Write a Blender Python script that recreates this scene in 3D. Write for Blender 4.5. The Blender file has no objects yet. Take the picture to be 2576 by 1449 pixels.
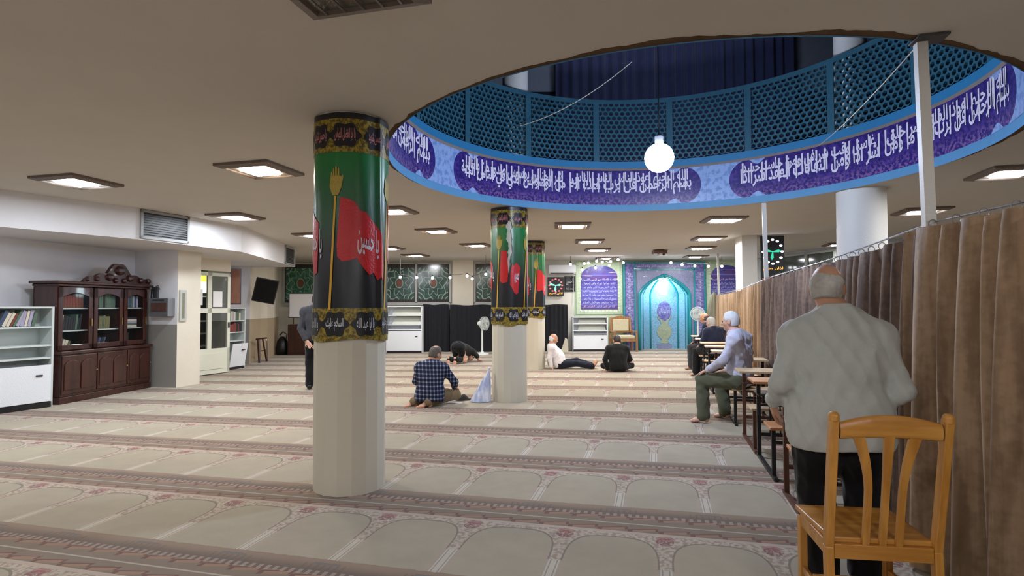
import bpy, bmesh, math, random
import numpy as np
from mathutils import Vector, Matrix
sc = bpy.context.scene
COL = sc.collection
PI = math.pi
random.seed(7)
# ------------------------------------------------------------------ camera
CAMZ, FPX, HZ, ROLL = 1.45, 1440.0, 771.0, 0.003
_p = math.atan((HZ - 724.5) / FPX)
_f = Vector((0, math.cos(_p), math.sin(_p)))
_u0 = Vector((0, -math.sin(_p), math.cos(_p)))
_r0 = Vector((1, 0, 0))
_r = _r0 * math.cos(ROLL) - _u0 * math.sin(ROLL)
_u = _u0 * math.cos(ROLL) + _r0 * math.sin(ROLL)
EYE = Vector((0, 0, CAMZ))
cam_d = bpy.data.cameras.new('camera')
cam_d.sensor_fit = 'HORIZONTAL'
cam_d.sensor_width = 36.0
cam_d.lens = FPX / 2576 * 36.0
cam_d.clip_start = 0.05
cam_d.clip_end = 200
cam = bpy.data.objects.new('camera', cam_d)
COL.objects.link(cam)
M = Matrix((( _r.x, _u.x, -_f.x, 0), (_r.y, _u.y, -_f.y, 0), (_r.z, _u.z, -_f.z, CAMZ), (0, 0, 0, 1)))
cam.matrix_world = M
sc.camera = cam
# ------------------------------------------------------------------ world, exposure
w = bpy.data.worlds.new('world')
sc.world = w
w.use_nodes = True
w.node_tree.nodes['Background'].inputs[0].default_value = (0.02, 0.025, 0.04, 1)
w.node_tree.nodes['Background'].inputs[1].default_value = 0.5
sc.view_settings.view_transform = 'Standard'
sc.view_settings.look = 'None'
sc.view_settings.gamma = 1.0
sc.view_settings.use_curve_mapping = False
sc.view_settings.exposure = 1.38
LAMP_COOL = (0.96, 0.97, 1.0)     # colour of the ceiling fluorescent light panels
LAMP_WARM = (1.0, 0.84, 0.66)
LAMP_POWER = 62.0
BULB_POWER = 105.0                 # the bare bulb hanging under the dome opening
BULB_COL = (0.66, 0.77, 1.0)
NICHE_POWER = 15.0
sc.cycles.max_bounces = 6
sc.cycles.diffuse_bounces = 4
sc.cycles.transparent_max_bounces = 12
sc.cycles.sample_clamp_indirect = 6.0
sc.cycles.use_denoising = True
sc.cycles.caustics_reflective = False
sc.cycles.caustics_refractive = False
# ------------------------------------------------------------------ the room's measures
H = 2.98                                   # ceiling height
RING = Vector((1.69, 6.15))                 # centre of the round opening
RR = 2.97                                  # its radius
EF = Vector((0.2437, 0.9698))              # direction along the room
ER = Vector((0.9698, -0.2437))             # across the room, to the right
ROT = -math.atan2(EF.x, EF.y)
FARY = 19.0

def ray(px, py):
    return _f * FPX + _r * (px - 1288.0) + _u * (724.5 - py)
def onz(px, py, z=0.0):
    d = ray(px, py); return EYE + d * ((z - CAMZ) / d.z)
def ony(px, py, Y):
    d = ray(px, py); return EYE + d * (Y / d.y)

# ------------------------------------------------------------------ object helpers
def setp(o, label=None, cat=None, group=None, kind=None):
    if label: o['label'] = label
    if cat: o['category'] = cat
    if group: o['group'] = group
    if kind: o['kind'] = kind
    return o
def thing(name, label, cat, loc=(0, 0, 0), rot=0.0, group=None):
    o = bpy.data.objects.new(name, None)
    o.empty_display_size = 0.1
    COL.objects.link(o)
    o.location = loc; o.rotation_euler = (0, 0, rot)
    return setp(o, label, cat, group)
def copy_tree(o, parent=None):
    c = o.copy(); COL.objects.link(c)
    if parent is not None: c.parent = parent
    for ch in list(o.children): copy_tree(ch, c)
    return c

class MB:
    def __init__(s): s.v = []; s.f = []; s.m = []
    def add(s, vs, fs, mi=0):
        n = len(s.v); s.v += [tuple(v) for v in vs]
        for f in fs: s.f.append(tuple(i + n for i in f)); s.m.append(mi)
        return s
    def box(s, x0, x1, y0, y1, z0, z1, mi=0, T=None):
        vs = [(x, y, z) for z in (z0, z1) for y in (y0, y1) for x in (x0, x1)]
        if T is not None: vs = [T @ Vector(v) for v in vs]
        return s.add(vs, [(0, 2, 3, 1), (4, 5, 7, 6), (0, 1, 5, 4), (2, 6, 7, 3), (0, 4, 6, 2), (1, 3, 7, 5)], mi)
    def quad(s, a, b, c, d, mi=0): return s.add([a, b, c, d], [(0, 1, 2, 3)], mi)
    def bar(s, a, b, wx, wy=None, mi=0, up=(0, 0, 1)):
        a, b = Vector(a), Vector(b); wy = wy or wx
        d = (b - a).normalized(); up = Vector(up)
        if abs(d.dot(up)) > 0.98: up = Vector((0, 1, 0))
        r = d.cross(up).normalized(); u = r.cross(d)
        vs = [p + r * (i * wx / 2) + u * (j * wy / 2) for p in (a, b) for i, j in ((-1, -1), (1, -1), (1, 1), (-1, 1))]
        return s.add(vs, [(3, 2, 1, 0), (4, 5, 6, 7), (0, 1, 5, 4), (1, 2, 6, 5), (2, 3, 7, 6), (3, 0, 4, 7)], mi)
    def tube(s, pts, rad, n=8, mi=0, cap=True, closed=False):
        pts = [Vector(p) for p in pts]; L = len(pts)
        rs = rad if isinstance(rad, (list, tuple)) else [rad] * L
        vs = []; prev = None
        for i, p in enumerate(pts):
            if closed: d = pts[(i + 1) % L] - pts[i - 1]
            else: d = pts[min(i + 1, L - 1)] - pts[max(i - 1, 0)]
            d.normalize()
            if prev is None:
                r = d.cross(Vector((0, 0, 1)))
                if r.length < 1e-3: r = d.cross(Vector((0, 1, 0)))
            else: r = prev - d * prev.dot(d)
            r.normalize(); prev = r; u = d.cross(r)
            vs += [p + (r * math.cos(2 * PI * k / n) + u * math.sin(2 * PI * k / n)) * rs[i] for k in range(n)]
        fs = []
        for i in range(L if closed else L - 1):
            j = (i + 1) % L
            for k in range(n):
                fs.append((i * n + k, i * n + (k + 1) % n, j * n + (k + 1) % n, j * n + k))
        if cap and not closed:
            fs.append(tuple(range(n - 1, -1, -1))); fs.append(tuple((L - 1) * n + k for k in range(n)))
        return s.add(vs, fs, mi)
    def cyl(s, a, b, r0, r1=None, n=24, mi=0): return s.tube([a, b], [r0, r0 if r1 is None else r1], n, mi)
    def lathe(s, prof, c=(0, 0, 0), n=24, mi=0):
        vs = [(c[0] + r * math.cos(2 * PI * k / n), c[1] + r * math.sin(2 * PI * k / n), c[2] + z) for r, z in prof for k in range(n)]
        fs = [(i * n + k, i * n + (k + 1) % n, (i + 1) * n + (k + 1) % n, (i + 1) * n + k) for i in range(len(prof) - 1) for k in range(n)]
        return s.add(vs, fs, mi)
    def ball(s, c, r, n=16, mi=0, sz=1.0):
        m = n // 2
        prof = [(max(1e-4, r * math.sin(PI * i / m)), -r * sz * math.cos(PI * i / m)) for i in range(m + 1)]
        return s.lathe(prof, c, n, mi)
    def prism(s, poly, axis, t0, t1, mi=0, T=None):
        # poly in the plane across axis: 'x' -> (y,z), 'y' -> (x,z), 'z' -> (x,y)
        def pt(p, t): return {'x': (t, p[0], p[1]), 'y': (p[0], t, p[1]), 'z': (p[0], p[1], t)}[axis]
        n = len(poly); vs = [pt(p, t) for t in (t0, t1) for p in poly]
        if T is not None: vs = [T @ Vector(v) for v in vs]
        fs = [tuple(range(n - 1, -1, -1)), tuple(range(n, 2 * n))] + [(i, (i + 1) % n, n + (i + 1) % n, n + i) for i in range(n)]
        return s.add(vs, fs, mi)
    def grid(s, fn, nu, nv, mi=0):
        n = len(s.v)
        s.v += [tuple(fn(i / nu, j / nv)) for j in range(nv + 1) for i in range(nu + 1)]
        for j in range(nv):
            for i in range(nu):
                a = n + j * (nu + 1) + i
                s.f.append((a, a + 1, a + nu + 2, a + nu + 1)); s.m.append(mi)
        return s
    def build(s, name, mats, parent=None, smooth=False, fix=True, bevel=0.0, label=None):
        me = bpy.data.meshes.new(name)
        me.from_pydata(s.v, [], s.f)
        mats = mats if isinstance(mats, (list, tuple)) else [mats]
        for m in mats: me.materials.append(m)
        me.polygons.foreach_set('material_index', s.m)
        if fix:
            bm = bmesh.new(); bm.from_mesh(me)
            bmesh.ops.recalc_face_normals(bm, faces=bm.faces[:])
            bm.to_mesh(me); bm.free()
        if smooth is True: me.polygons.foreach_set('use_smooth', [True] * len(me.polygons))
        elif smooth:
            me.polygons.foreach_set('use_smooth', [True] * len(me.polygons))
            me.set_sharp_from_angle(angle=smooth)
        me.update()
        o = bpy.data.objects.new(name, me); COL.objects.link(o)
        if parent is not None: o.parent = parent
        if bevel:
            b = o.modifiers.new('bevel', 'BEVEL'); b.width = bevel; b.segments = 2; b.limit_method = 'ANGLE'
        if label: o['label'] = label
        return o
def put(o, loc=(0, 0, 0), rot=0.0):
    o.location = loc; o.rotation_euler = (0, 0, rot); return o
def struct(name, mb, mats, smooth=False, parent=None, fix=True):
    o = mb.build(name, mats, parent, smooth, fix)
    if parent is None: o['kind'] = 'structure'
    return o

# ------------------------------------------------------------------ node materials, written as arithmetic
_NT = None
class X:
    def __init__(s, v): s.v = v
    def __add__(a, b): return mth('ADD', a, b)
    __radd__ = lambda a, b: mth('ADD', b, a)
    def __sub__(a, b): return mth('SUBTRACT', a, b)
    def __rsub__(a, b): return mth('SUBTRACT', b, a)
    def __mul__(a, b): return mth('MULTIPLY', a, b)
    __rmul__ = lambda a, b: mth('MULTIPLY', b, a)
    def __truediv__(a, b): return mth('DIVIDE', a, b)
    def __neg__(a): return mth('MULTIPLY', a, -1.0)
def plug(x, sock):
    v = x.v if isinstance(x, X) else x
    if isinstance(v, bpy.types.NodeSocket): _NT.links.new(v, sock)
    elif isinstance(v, (tuple, list)):
        sock.default_value = tuple(v) if len(sock.default_value) == len(v) else tuple(v) + (1.0,)
    else: sock.default_value = v
def mth(op, a, b=None, c=None):
    n = _NT.nodes.new('ShaderNodeMath'); n.operation = op
    for i, x in enumerate((a, b, c)):
        if x is not None: plug(x, n.inputs[i])
    return X(n.outputs[0])
def sin(a): return mth('SINE', a)
def fl(a): return mth('FLOOR', a)
def fr(a): return mth('FRACT', a)
def ab(a): return mth('ABSOLUTE', a)
def mn(a, b): return mth('MINIMUM', a, b)
def mx(a, b): return mth('MAXIMUM', a, b)
def lt(a, b): return mth('LESS_THAN', a, b)
def gt(a, b): return mth('GREATER_THAN', a, b)
def pw(a, b): return mth('POWER', a, b)
def sq(a): return mth('SQRT', a)
def clampx(a): return mn(mx(a, 0.0), 1.0)
def inr(a, lo, hi): return gt(a, lo) * lt(a, hi)
def sstep(a, lo, hi):
    n = _NT.nodes.new('ShaderNodeMapRange'); n.interpolation_type = 'SMOOTHSTEP'
    plug(a, n.inputs[0]); plug(lo, n.inputs[1]); plug(hi, n.inputs[2]); return X(n.outputs[0])
def S(r, g, b):
    f = lambda c: (c / 255.0 / 12.92) if c / 255.0 <= 0.04045 else ((c / 255.0 + 0.055) / 1.055) ** 2.4
    return (f(r), f(g), f(b), 1.0)
def mix(t, a, b):
    n = _NT.nodes.new('ShaderNodeMix'); n.data_type = 'RGBA'
    plug(t, n.inputs[0]); plug(a, n.inputs[6]); plug(b, n.inputs[7]); return X(n.outputs[2])
def scale_col(c, k):
    n = _NT.nodes.new('ShaderNodeMix'); n.data_type = 'RGBA'; n.blend_type = 'MULTIPLY'
    n.inputs[0].default_value = 1.0
    plug(c, n.inputs[6]); cn = _NT.nodes.new('ShaderNodeCombineColor')
    for i in range(3): plug(k, cn.inputs[i])
    _NT.links.new(cn.outputs[0], n.inputs[7]); return X(n.outputs[2])
def coords(kind='Object'):
    if kind == 'World':
        return X(_NT.nodes.new('ShaderNodeNewGeometry').outputs['Position'])
    return X(_NT.nodes.new('ShaderNodeTexCoord').outputs[kind])
def xyz(v):
    n = _NT.nodes.new('ShaderNodeSeparateXYZ'); plug(v, n.inputs[0]); return [X(o) for o in n.outputs]
def vec(x, y, z=0.0):
    n = _NT.nodes.new('ShaderNodeCombineXYZ')
    for i, a in enumerate((x, y, z)): plug(a, n.inputs[i])
    return X(n.outputs[0])
def noise(v, s, d=2.0, rough=0.5):
    n = _NT.nodes.new('ShaderNodeTexNoise'); plug(v, n.inputs['Vector'])
    n.inputs['Scale'].default_value = s; n.inputs['Detail'].default_value = d; n.inputs['Roughness'].default_value = rough
    return X(n.outputs[0])
def voro(v, s, feat='F1'):
    n = _NT.nodes.new('ShaderNodeTexVoronoi'); n.feature = feat; plug(v, n.inputs['Vector']); n.inputs['Scale'].default_value = s
    return X(n.outputs[0])
def rnd(a): return fr(sin(a * 12.9898) * 43758.55)
def mat(name, fn=None, col=(0.5, 0.5, 0.5, 1), rough=0.6, metal=0.0, spec=0.5, bump=0.0, sheen=0.0, alpha=None, trans=0.0, coat=0.0, aniso=0.0, emit=None, power=0.0):
    global _NT
    m = bpy.data.materials.new(name); m.use_nodes = True; _NT = m.node_tree
    b = _NT.nodes['Principled BSDF']
    b.inputs['Base Color'].default_value = col
    b.inputs['Roughness'].default_value = rough; b.inputs['Metallic'].default_value = metal
    b.inputs['Specular IOR Level'].default_value = spec; b.inputs['Sheen Weight'].default_value = sheen
    b.inputs['Transmission Weight'].default_value = trans; b.inputs['Coat Weight'].default_value = coat
    b.inputs['Anisotropic'].default_value = aniso
    if alpha is not None: b.inputs['Alpha'].default_value = alpha
    if emit is not None:
        b.inputs['Emission Color'].default_value = emit; b.inputs['Emission Strength'].default_value = power
    if fn:
        r = fn()
        if not isinstance(r, dict): r = {'col': r}
        if 'col' in r: plug(r['col'], b.inputs['Base Color'])
        if 'rough' in r: plug(r['rough'], b.inputs['Roughness'])
        if 'emit' in r: plug(r['emit'], b.inputs['Emission Color'])
        if 'alpha' in r: plug(r['alpha'], b.inputs['Alpha'])
        if 'h' in r:
            bn = _NT.nodes.new('ShaderNodeBump'); bn.inputs['Strength'].default_value = bump or 0.3; bn.inputs['Distance'].default_value = r.get('d', 0.01)
            plug(r['h'], bn.inputs['Height']); _NT.links.new(bn.outputs[0], b.inputs['Normal'])
    return m
def glow(name, col, power):
    m = bpy.data.materials.new(name); m.use_nodes = True; nt = m.node_tree
    nt.nodes.remove(nt.nodes['Principled BSDF'])
    e = nt.nodes.new('ShaderNodeEmission'); e.inputs[0].default_value = tuple(col)[:3] + (1,); e.inputs[1].default_value = power
    nt.links.new(e.outputs[0], nt.nodes['Material Output'].inputs[0]); return m
def speck(col, amt=0.12, s=6.0, k='Object', s2=60.0):
    def f():
        c = coords(k)
        n = noise(c, s, 4.0); n2 = noise(c, s2, 2.0)
        return {'col': scale_col(col, 1.0 - amt + n * amt * 1.4 + n2 * amt * 0.6), 'h': n2}
    return f
def wood(c1, c2, axis='z', s=1.0):
    def f():
        x, y, z = xyz(coords())
        a = {'x': vec(x * 1.5, y * 22.0, z * 22.0), 'y': vec(x * 22.0, y * 1.5, z * 22.0), 'z': vec(x * 22.0, y * 22.0, z * 1.5)}[axis]
        n = noise(a, s, 5.0, 0.6)
        return {'col': mix(sstep(n, 0.3, 0.7), c1, c2), 'h': n, 'd': 0.002}
    return f

# ------------------------------------------------------------------ Arabic writing
_AR = {'ا': (0xFE8D, 2), 'آ': (0xFE81, 2), 'أ': (0xFE83, 2), 'ب': (0xFE8F, 4), 'پ': (0xFB56, 4), 'ت': (0xFE95, 4), 'ث': (0xFE99, 4), 'ج': (0xFE9D, 4),
       'ح': (0xFEA1, 4), 'خ': (0xFEA5, 4), 'د': (0xFEA9, 2), 'ذ': (0xFEAB, 2), 'ر': (0xFEAD, 2), 'ز': (0xFEAF, 2), 'س': (0xFEB1, 4), 'ش': (0xFEB5, 4),
       'ص': (0xFEB9, 4), 'ض': (0xFEBD, 4), 'ط': (0xFEC1, 4), 'ظ': (0xFEC5, 4), 'ع': (0xFEC9, 4), 'غ': (0xFECD, 4), 'ف': (0xFED1, 4), 'ق': (0xFED5, 4),
       'ك': (0xFED9, 4), 'ل': (0xFEDD, 4), 'م': (0xFEE1, 4), 'ن': (0xFEE5, 4), 'ه': (0xFEE9, 4), 'و': (0xFEED, 2), 'ي': (0xFEF1, 4), 'ة': (0xFE93, 2), 'ى': (0xFEEF, 2)}
def shape(txt):
    out = []
    for wd in txt.split(' '):
        ch = []; i = 0
        while i < len(wd):
            if wd[i] == 'ل' and i + 1 < len(wd) and wd[i + 1] == 'ا': ch.append((0xFEFB, 2)); i += 2
            elif wd[i] in _AR: ch.append(_AR[wd[i]]); i += 1
            else: i += 1
        g = []
        for k, (b, n) in enumerate(ch):
            pj = k > 0 and ch[k - 1][1] == 4; nj = n == 4 and k < len(ch) - 1
            g.append(chr(b + (3 if pj and nj else 1 if pj else 2 if nj else 0)))
        out.append(''.join(reversed(g)))
    return ' '.join(reversed(out))
_txc = {}
def text_geo(body, res=2, fat=0.0):
    if (body, fat) in _txc: return _txc[(body, fat)]
    c = bpy.data.curves.new('lettering', 'FONT'); c.body = body; c.size = 1.0; c.resolution_u = res; c.offset = fat
    o = bpy.data.objects.new('lettering', c); COL.objects.link(o)
    me = bpy.data.meshes.new_from_object(o.evaluated_get(bpy.context.evaluated_depsgraph_get()))
    vs = [v.co.copy() for v in me.vertices]; fs = [tuple(p.vertices) for p in me.polygons]
    bpy.data.objects.remove(o); bpy.data.curves.remove(c); bpy.data.meshes.remove(me)
    if vs:
        x0 = min(v.x for v in vs); x1 = max(v.x for v in vs); y0 = min(v.y for v in vs); y1 = max(v.y for v in vs)
        vs = [((v.x - x0) / max(1e-6, x1 - x0), (v.y - y0) / max(1e-6, y1 - y0)) for v in vs]
    _txc[(body, fat)] = (vs, fs); return vs, fs
def add_text(mb, body, fn, mi=0, arabic=True, fat=0.0):
    # fn maps the unit box (u, v) of the line of writing onto a point in space
    vs, fs = text_geo(shape(body) if arabic else body, 2, fat)
    mb.add([fn(u, v) for u, v in vs], fs, mi)
# ------------------------------------------------------------------ materials of the building
def f_carpet():
    u, v, _ = xyz(coords('UV'))                  # u in metres across, v in rows
    row = fl(v); fv = fr(v)
    off = X(0.0) + 0.0
    for r, o in ((-2, -.22), (-1, .039), (0, .347), (1, -.04), (2, -.135), (3, .1), (4, -.2), (5, .16), (6, .05), (7, .3), (8, -.1), (9, .22)):
        off = off + lt(ab(row - float(r)), 0.5) * o
    P = 0.637
    fu = fr((u - off) / P + 0.5) - 0.5
    du = ab(fu) * P
    sg = fu * P
    nx = (P / 2 - du)                             # distance from the niche centre line
    field = mix(noise(coords(), 1.1, 5.0), S(152, 143, 124), S(170, 160, 140))
    c = field
    # pale strip between two niches with dark rules and dotted edging
    dots = gt(sin(v * 190.0), 0.2)
    edge = inr(du, 0.040, 0.070) * 0.4 * dots
    c = mix(edge, c, S(182, 150, 135))
    c = mix(lt(du, 0.040), c, S(188, 180, 165))
    c = mix(inr(du, 0.016, 0.023) * 0.55, c, S(86, 80, 76))
    c = mix(inr(du, 0.034, 0.040) * 0.45, c, S(110, 100, 92))
    # the round shouldered top of the niche and its flowered spandrel
    ex = pw(nx / 0.283, 3.2) + pw(mx(fv - 0.60, 0.0) / 0.325, 3.2)
    arch = gt(ex, 1.0) * gt(fv, 0.60)
    lace = noise(vec(u * 1.0, v * 1.24, 0.0), 34.0, 2.0)
    flor = mix(sstep(lace, 0.42, 0.6), S(182, 170, 153), S(152, 134, 120))
    c = mix(arch, c, flor)
    c = mix(inr(ex, 0.90, 1.02) * gt(fv, 0.60) * 0.6, c, S(92, 86, 78))
    fr2 = du * du + pw((fv - 0.905) * 1.24, 2.0)
    c = mix(lt(fr2, 0.0032) * sstep(noise(vec(u, v), 60.0, 1.0), 0.35, 0.55), c, S(128, 88, 88))
    fw = (sg * sg) * 0.25 + pw((fv - 0.945) * 1.24, 2.0)
    c = mix(lt(fw, 0.0009) * lt(fr2, 0.02) * 0.6, c, S(150, 90, 90))
    # border between two rows: two key-pattern lines with a plain band and a brown feathered foot
    foot = mix(sstep(fv, 0.24, 0.34), S(104, 88, 77), S(140, 120, 102))
    feath = gt(sin(u * 150.0), 0.55) * inr(fv, 0.22, 0.31) * lt(du, 0.16)
    foot = mix(feath * 0.5, foot, S(96, 84, 76))
    c = mix(lt(fv, 0.345 + 0.02 * noise(vec(u, v), 14.0)), c, foot)
    tee = inr(fv, 0.302, 0.322) * lt(du, 0.085)
    c = mix(tee, c, S(112, 106, 102))
    band = S(124, 109, 94)
    c = mix(lt(fv, 0.215), c, band)
    c = mix(gt(fv, 0.972), c, S(176, 160, 146))
    st = fr(u / 0.20 + 0.0)
    key = mix(mx(lt(st, 0.16), gt(st, 0.90)), S(152, 118, 96), S(104, 62, 56))
    zig = 0.034 * (st - 0.5)
    l1 = lt(ab(fv - 0.026 - zig), 0.015); l2 = lt(ab(fv - 0.185 - zig), 0.015); l3 = mx(lt(ab(fv - 0.044 - zig), 0.005), lt(ab(fv - 0.203 - zig), 0.005)); key = mix(l3, key, S(104, 58, 52)); l1 = mx(l1, l3)
    c = mix(mx(l1, l2) * 0.8, c, key)
    c = mix(inr(fv, 0.10, 0.112) * 0.6, c, S(190, 182, 164))
    teeth = inr(fv, 0.205, 0.245) * gt(sin(u * 120.0), 0.0) * 0.45
    c = mix(teeth, c, S(182, 168, 156))
    wear = noise(coords(), 0.55, 4.0); pile = noise(coords(), 160.0, 2.0); w2 = noise(coords(), 7.0, 5.0)
    c = scale_col(c, 0.74 + wear * 0.28 + w2 * 0.20 + pile * 0.12)
    return {'col': c, 'h': pile, 'd': 0.004}
M_carpet = mat('prayer_carpet', f_carpet, rough=1.0, spec=0.1, bump=0.35, sheen=0.2)
M_ceil = mat('ceiling_plaster', speck(S(206, 201, 193), 0.06, 2.0, 'World', 90.0), rough=0.95, spec=0.1, bump=0.08)
def f_wall():
    x, y, z = xyz(coords('World')); n = noise(coords('World'), 3.0, 4.0)
    c = mix(lt(z, 1.14), S(236, 236, 240), S(152, 149, 143))
    return scale_col(c, 0.92 + n * 0.12)
M_wall = mat('painted_wall', f_wall, rough=0.8, spec=0.25)
def f_wallc():
    x, y, z = xyz(coords('World')); n = noise(coords('World'), 3.0, 4.0)
    c = mix(lt(z, 1.14), S(226, 218, 200), S(178, 160, 132))
    return scale_col(c, 0.92 + n * 0.12)
M_wallc = mat('painted_wall_cream', f_wallc, rough=0.8, spec=0.25)
M_white = mat('white_paint', speck(S(226, 224, 218), 0.05, 3.0), rough=0.6)
M_column = mat('column_paint', speck(S(206, 200, 182), 0.07, 2.5), rough=0.7, bump=0.05)
M_crack = mat('broken_plaster', speck(S(92, 68, 44), 0.6, 9.0), rough=1.0, bump=0.6)
M_blue = mat('blue_paint', speck(S(92, 152, 196), 0.12, 4.0), rough=0.55)
M_teal = mat('teal_lattice_tile', speck(S(44, 92, 112), 0.2, 4.0), rough=0.45)
M_tealdark = mat('teal_trim', speck(S(40, 120, 168), 0.15, 4.0), rough=0.5)
M_strip = mat('grey_strip', col=S(128, 118, 112), rough=0.7)
def f_cart():
    u, v, _ = xyz(coords('UV'))                   # u: metres along the cartouche from its middle, v: metres up
    hl = 2.14
    end = mx(ab(u) - (hl - 0.30), 0.0)
    d = sq(end * end + pw(v * 0.98, 2.0))
    lobe = 0.285 - 0.085 * sstep(ab(ab(u) - (hl - 0.42)), 0.16, 0.0) * gt(ab(v), 0.1)
    inside = lt(d, lobe)
    a = noise(vec(u, v), 16.0, 3.0)
    ground = mix(sstep(a, 0.45, 0.6), S(46, 34, 112), S(74, 54, 140))
    low = sstep(v, -0.05, -0.26)
    ground = mix(low * sstep(noise(vec(u, v), 26.0, 2.0), 0.46, 0.58), ground, S(128, 98, 150))
    sky = mix(sstep(noise(vec(u, v), 12.0, 3.0), 0.45, 0.62), S(150, 178, 226), S(116, 146, 204))
    c = mix(inside, sky, ground)
    til = mx(lt(fr(u / 0.2), 0.02), lt(fr(v / 0.2 + 0.5), 0.02))
    return scale_col(c, 1.0 - til * 0.2)
M_cart = mat('inscription_tile', f_cart, rough=0.3, coat=0.2)
M_script = mat('white_lettering', col=S(226, 222, 236), rough=0.4)
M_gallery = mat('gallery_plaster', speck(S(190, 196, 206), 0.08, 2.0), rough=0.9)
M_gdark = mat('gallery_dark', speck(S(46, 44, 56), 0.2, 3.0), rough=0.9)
M_drape = mat('dark_blue_drape', speck(S(84, 90, 130), 0.25, 6.0), rough=0.9, sheen=0.3)
M_wood = mat('dark_wood', wood(S(44, 20, 16), S(70, 33, 25), 'z'), rough=0.3, coat=0.3, bump=0.1)
M_metalw = mat('white_enamel', speck(S(232, 236, 240), 0.03, 3.0), rough=0.35)
M_metalg = mat('pale_green_metal', speck(S(204, 212, 210), 0.05, 3.0), rough=0.4)
M_dgrey = mat('dark_grey', col=S(60, 60, 64), rough=0.6)
M_black = mat('black_plastic', col=S(18, 18, 20), rough=0.45)
M_doorp = mat('door_paint', speck(S(222, 224, 208), 0.05, 3.0), rough=0.4)
def f_glass(): return {}
M_glass = mat('clear_glass', col=(0.02, 0.03, 0.03, 1), rough=0.03, alpha=0.14, spec=0.5)
M_paper = mat('white_paper', col=S(238, 238, 240), rough=0.8)

# ------------------------------------------------------------------ floor with the fitted prayer carpet
def carpet_uv(x, y):
    ya = y
    for _ in range(6):
        m = min(-0.03, max(-0.26, -0.236 + (ya - 3.7) * 0.018))
        ya = y - m * (x - 0.2514 * ya)
        ya = max(-6.0, min(24.0, ya))
    return x - 0.2514 * y, (ya - 3.69) / 1.243
def make_floor():
    me = bpy.data.meshes.new('floor'); nx, ny = 120, 120
    xs = [-13 + 27 * i / nx for i in range(nx + 1)]; ys = [-4 + 24.2 * j / ny for j in range(ny + 1)]
    vs = [(x, y, 0) for y in ys for x in xs]
    fs = [(j * (nx + 1) + i, j * (nx + 1) + i + 1, (j + 1) * (nx + 1) + i + 1, (j + 1) * (nx + 1) + i) for j in range(ny) for i in range(nx)]
    me.from_pydata(vs, [], fs); me.materials.append(M_carpet)
    uv = me.uv_layers.new(name='UVMap')
    cache = [carpet_uv(v[0], v[1]) for v in vs]
    for l in me.loops: uv.data[l.index].uv = cache[l.vertex_index]
    o = bpy.data.objects.new('floor', me); COL.objects.link(o); o['kind'] = 'structure'
    return o
make_floor()

# ------------------------------------------------------------------ ceiling with the round opening
def make_ceiling():
    x0, x1, y0, y1 = -13.0, 14.0, -4.0, 20.2
    ang = sorted(set([2 * PI * k / 160 for k in range(160)] + [math.atan2(y - RING.y, x - RING.x) % (2 * PI) for x in (x0, x1) for y in (y0, y1)]))
    n = len(ang); ins, out = [], []
    for a in ang:
        c, s = math.cos(a), math.sin(a)
        t = min(((x1 - RING.x) / c if c > 0 else (x0 - RING.x) / c) if abs(c) > 1e-9 else 1e9,
                ((y1 - RING.y) / s if s > 0 else (y0 - RING.y) / s) if abs(s) > 1e-9 else 1e9)
        ins.append((RING.x + RR * c, RING.y + RR * s, H)); out.append((RING.x + t * c, RING.y + t * s, H))
    mb = MB(); mb.add(ins + out, [(i, (i + 1) % n, n + (i + 1) % n, n + i) for i in range(n)])
    struct('ceiling', mb, M_ceil)
make_ceiling()
def ringpt(a, r, z): return (RING.x + r * math.cos(a), RING.y + r * math.sin(a), z)
def ringband(name, r0, z0, r1, z1, m, n=160):
    mb = MB(); mb.grid(lambda u, v: ringpt(-u * 2 * PI, r0 + (r1 - r0) * v, z0 + (z1 - z0) * v), n, 1)
    return struct(name, mb, m, smooth=True)
# ragged plaster edge round the opening
mb = MB(); rr = random.Random(3)
N = 420
rad = []
a_ = 0.5
for k in range(N):
    a_ = max(0.0, min(1.0, a_ + rr.uniform(-0.28, 0.28)))
    near = max(0.0, min(1.0, 0.62 - math.sin(2 * PI * k / N) * 0.9))
    rad.append((0.012 + 0.05 * a_) * near)
vs = []
for k in range(N):
    a = 2 * PI * k / N
    vs += [ringpt(a, RR - 0.004, H - 0.004), ringpt(a, RR + rad[k], H - 0.004), ringpt(a, RR + rad[k], H + 0.01)]
fs = []
for k in range(N):
    j = (k + 1) % N
    fs += [(3 * k, 3 * j, 3 * j + 1, 3 * k + 1), (3 * k + 1, 3 * j + 1, 3 * j + 2, 3 * k + 2)]
mb.add(vs, fs); struct('trim_1', mb, M_crack)
ringband('trim_2', RR - 0.004, H - 0.012, RR - 0.004, 3.075, M_blue)
ringband('trim_3', RR - 0.004, 3.615, RR - 0.03, 3.65, M_strip)
ringband('trim_4', RR - 0.02, 3.65, RR - 0.02, 3.76, M_tealdark)
ringband('wall_drum', RR, 3.0, RR, 3.66, M_white)
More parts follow.
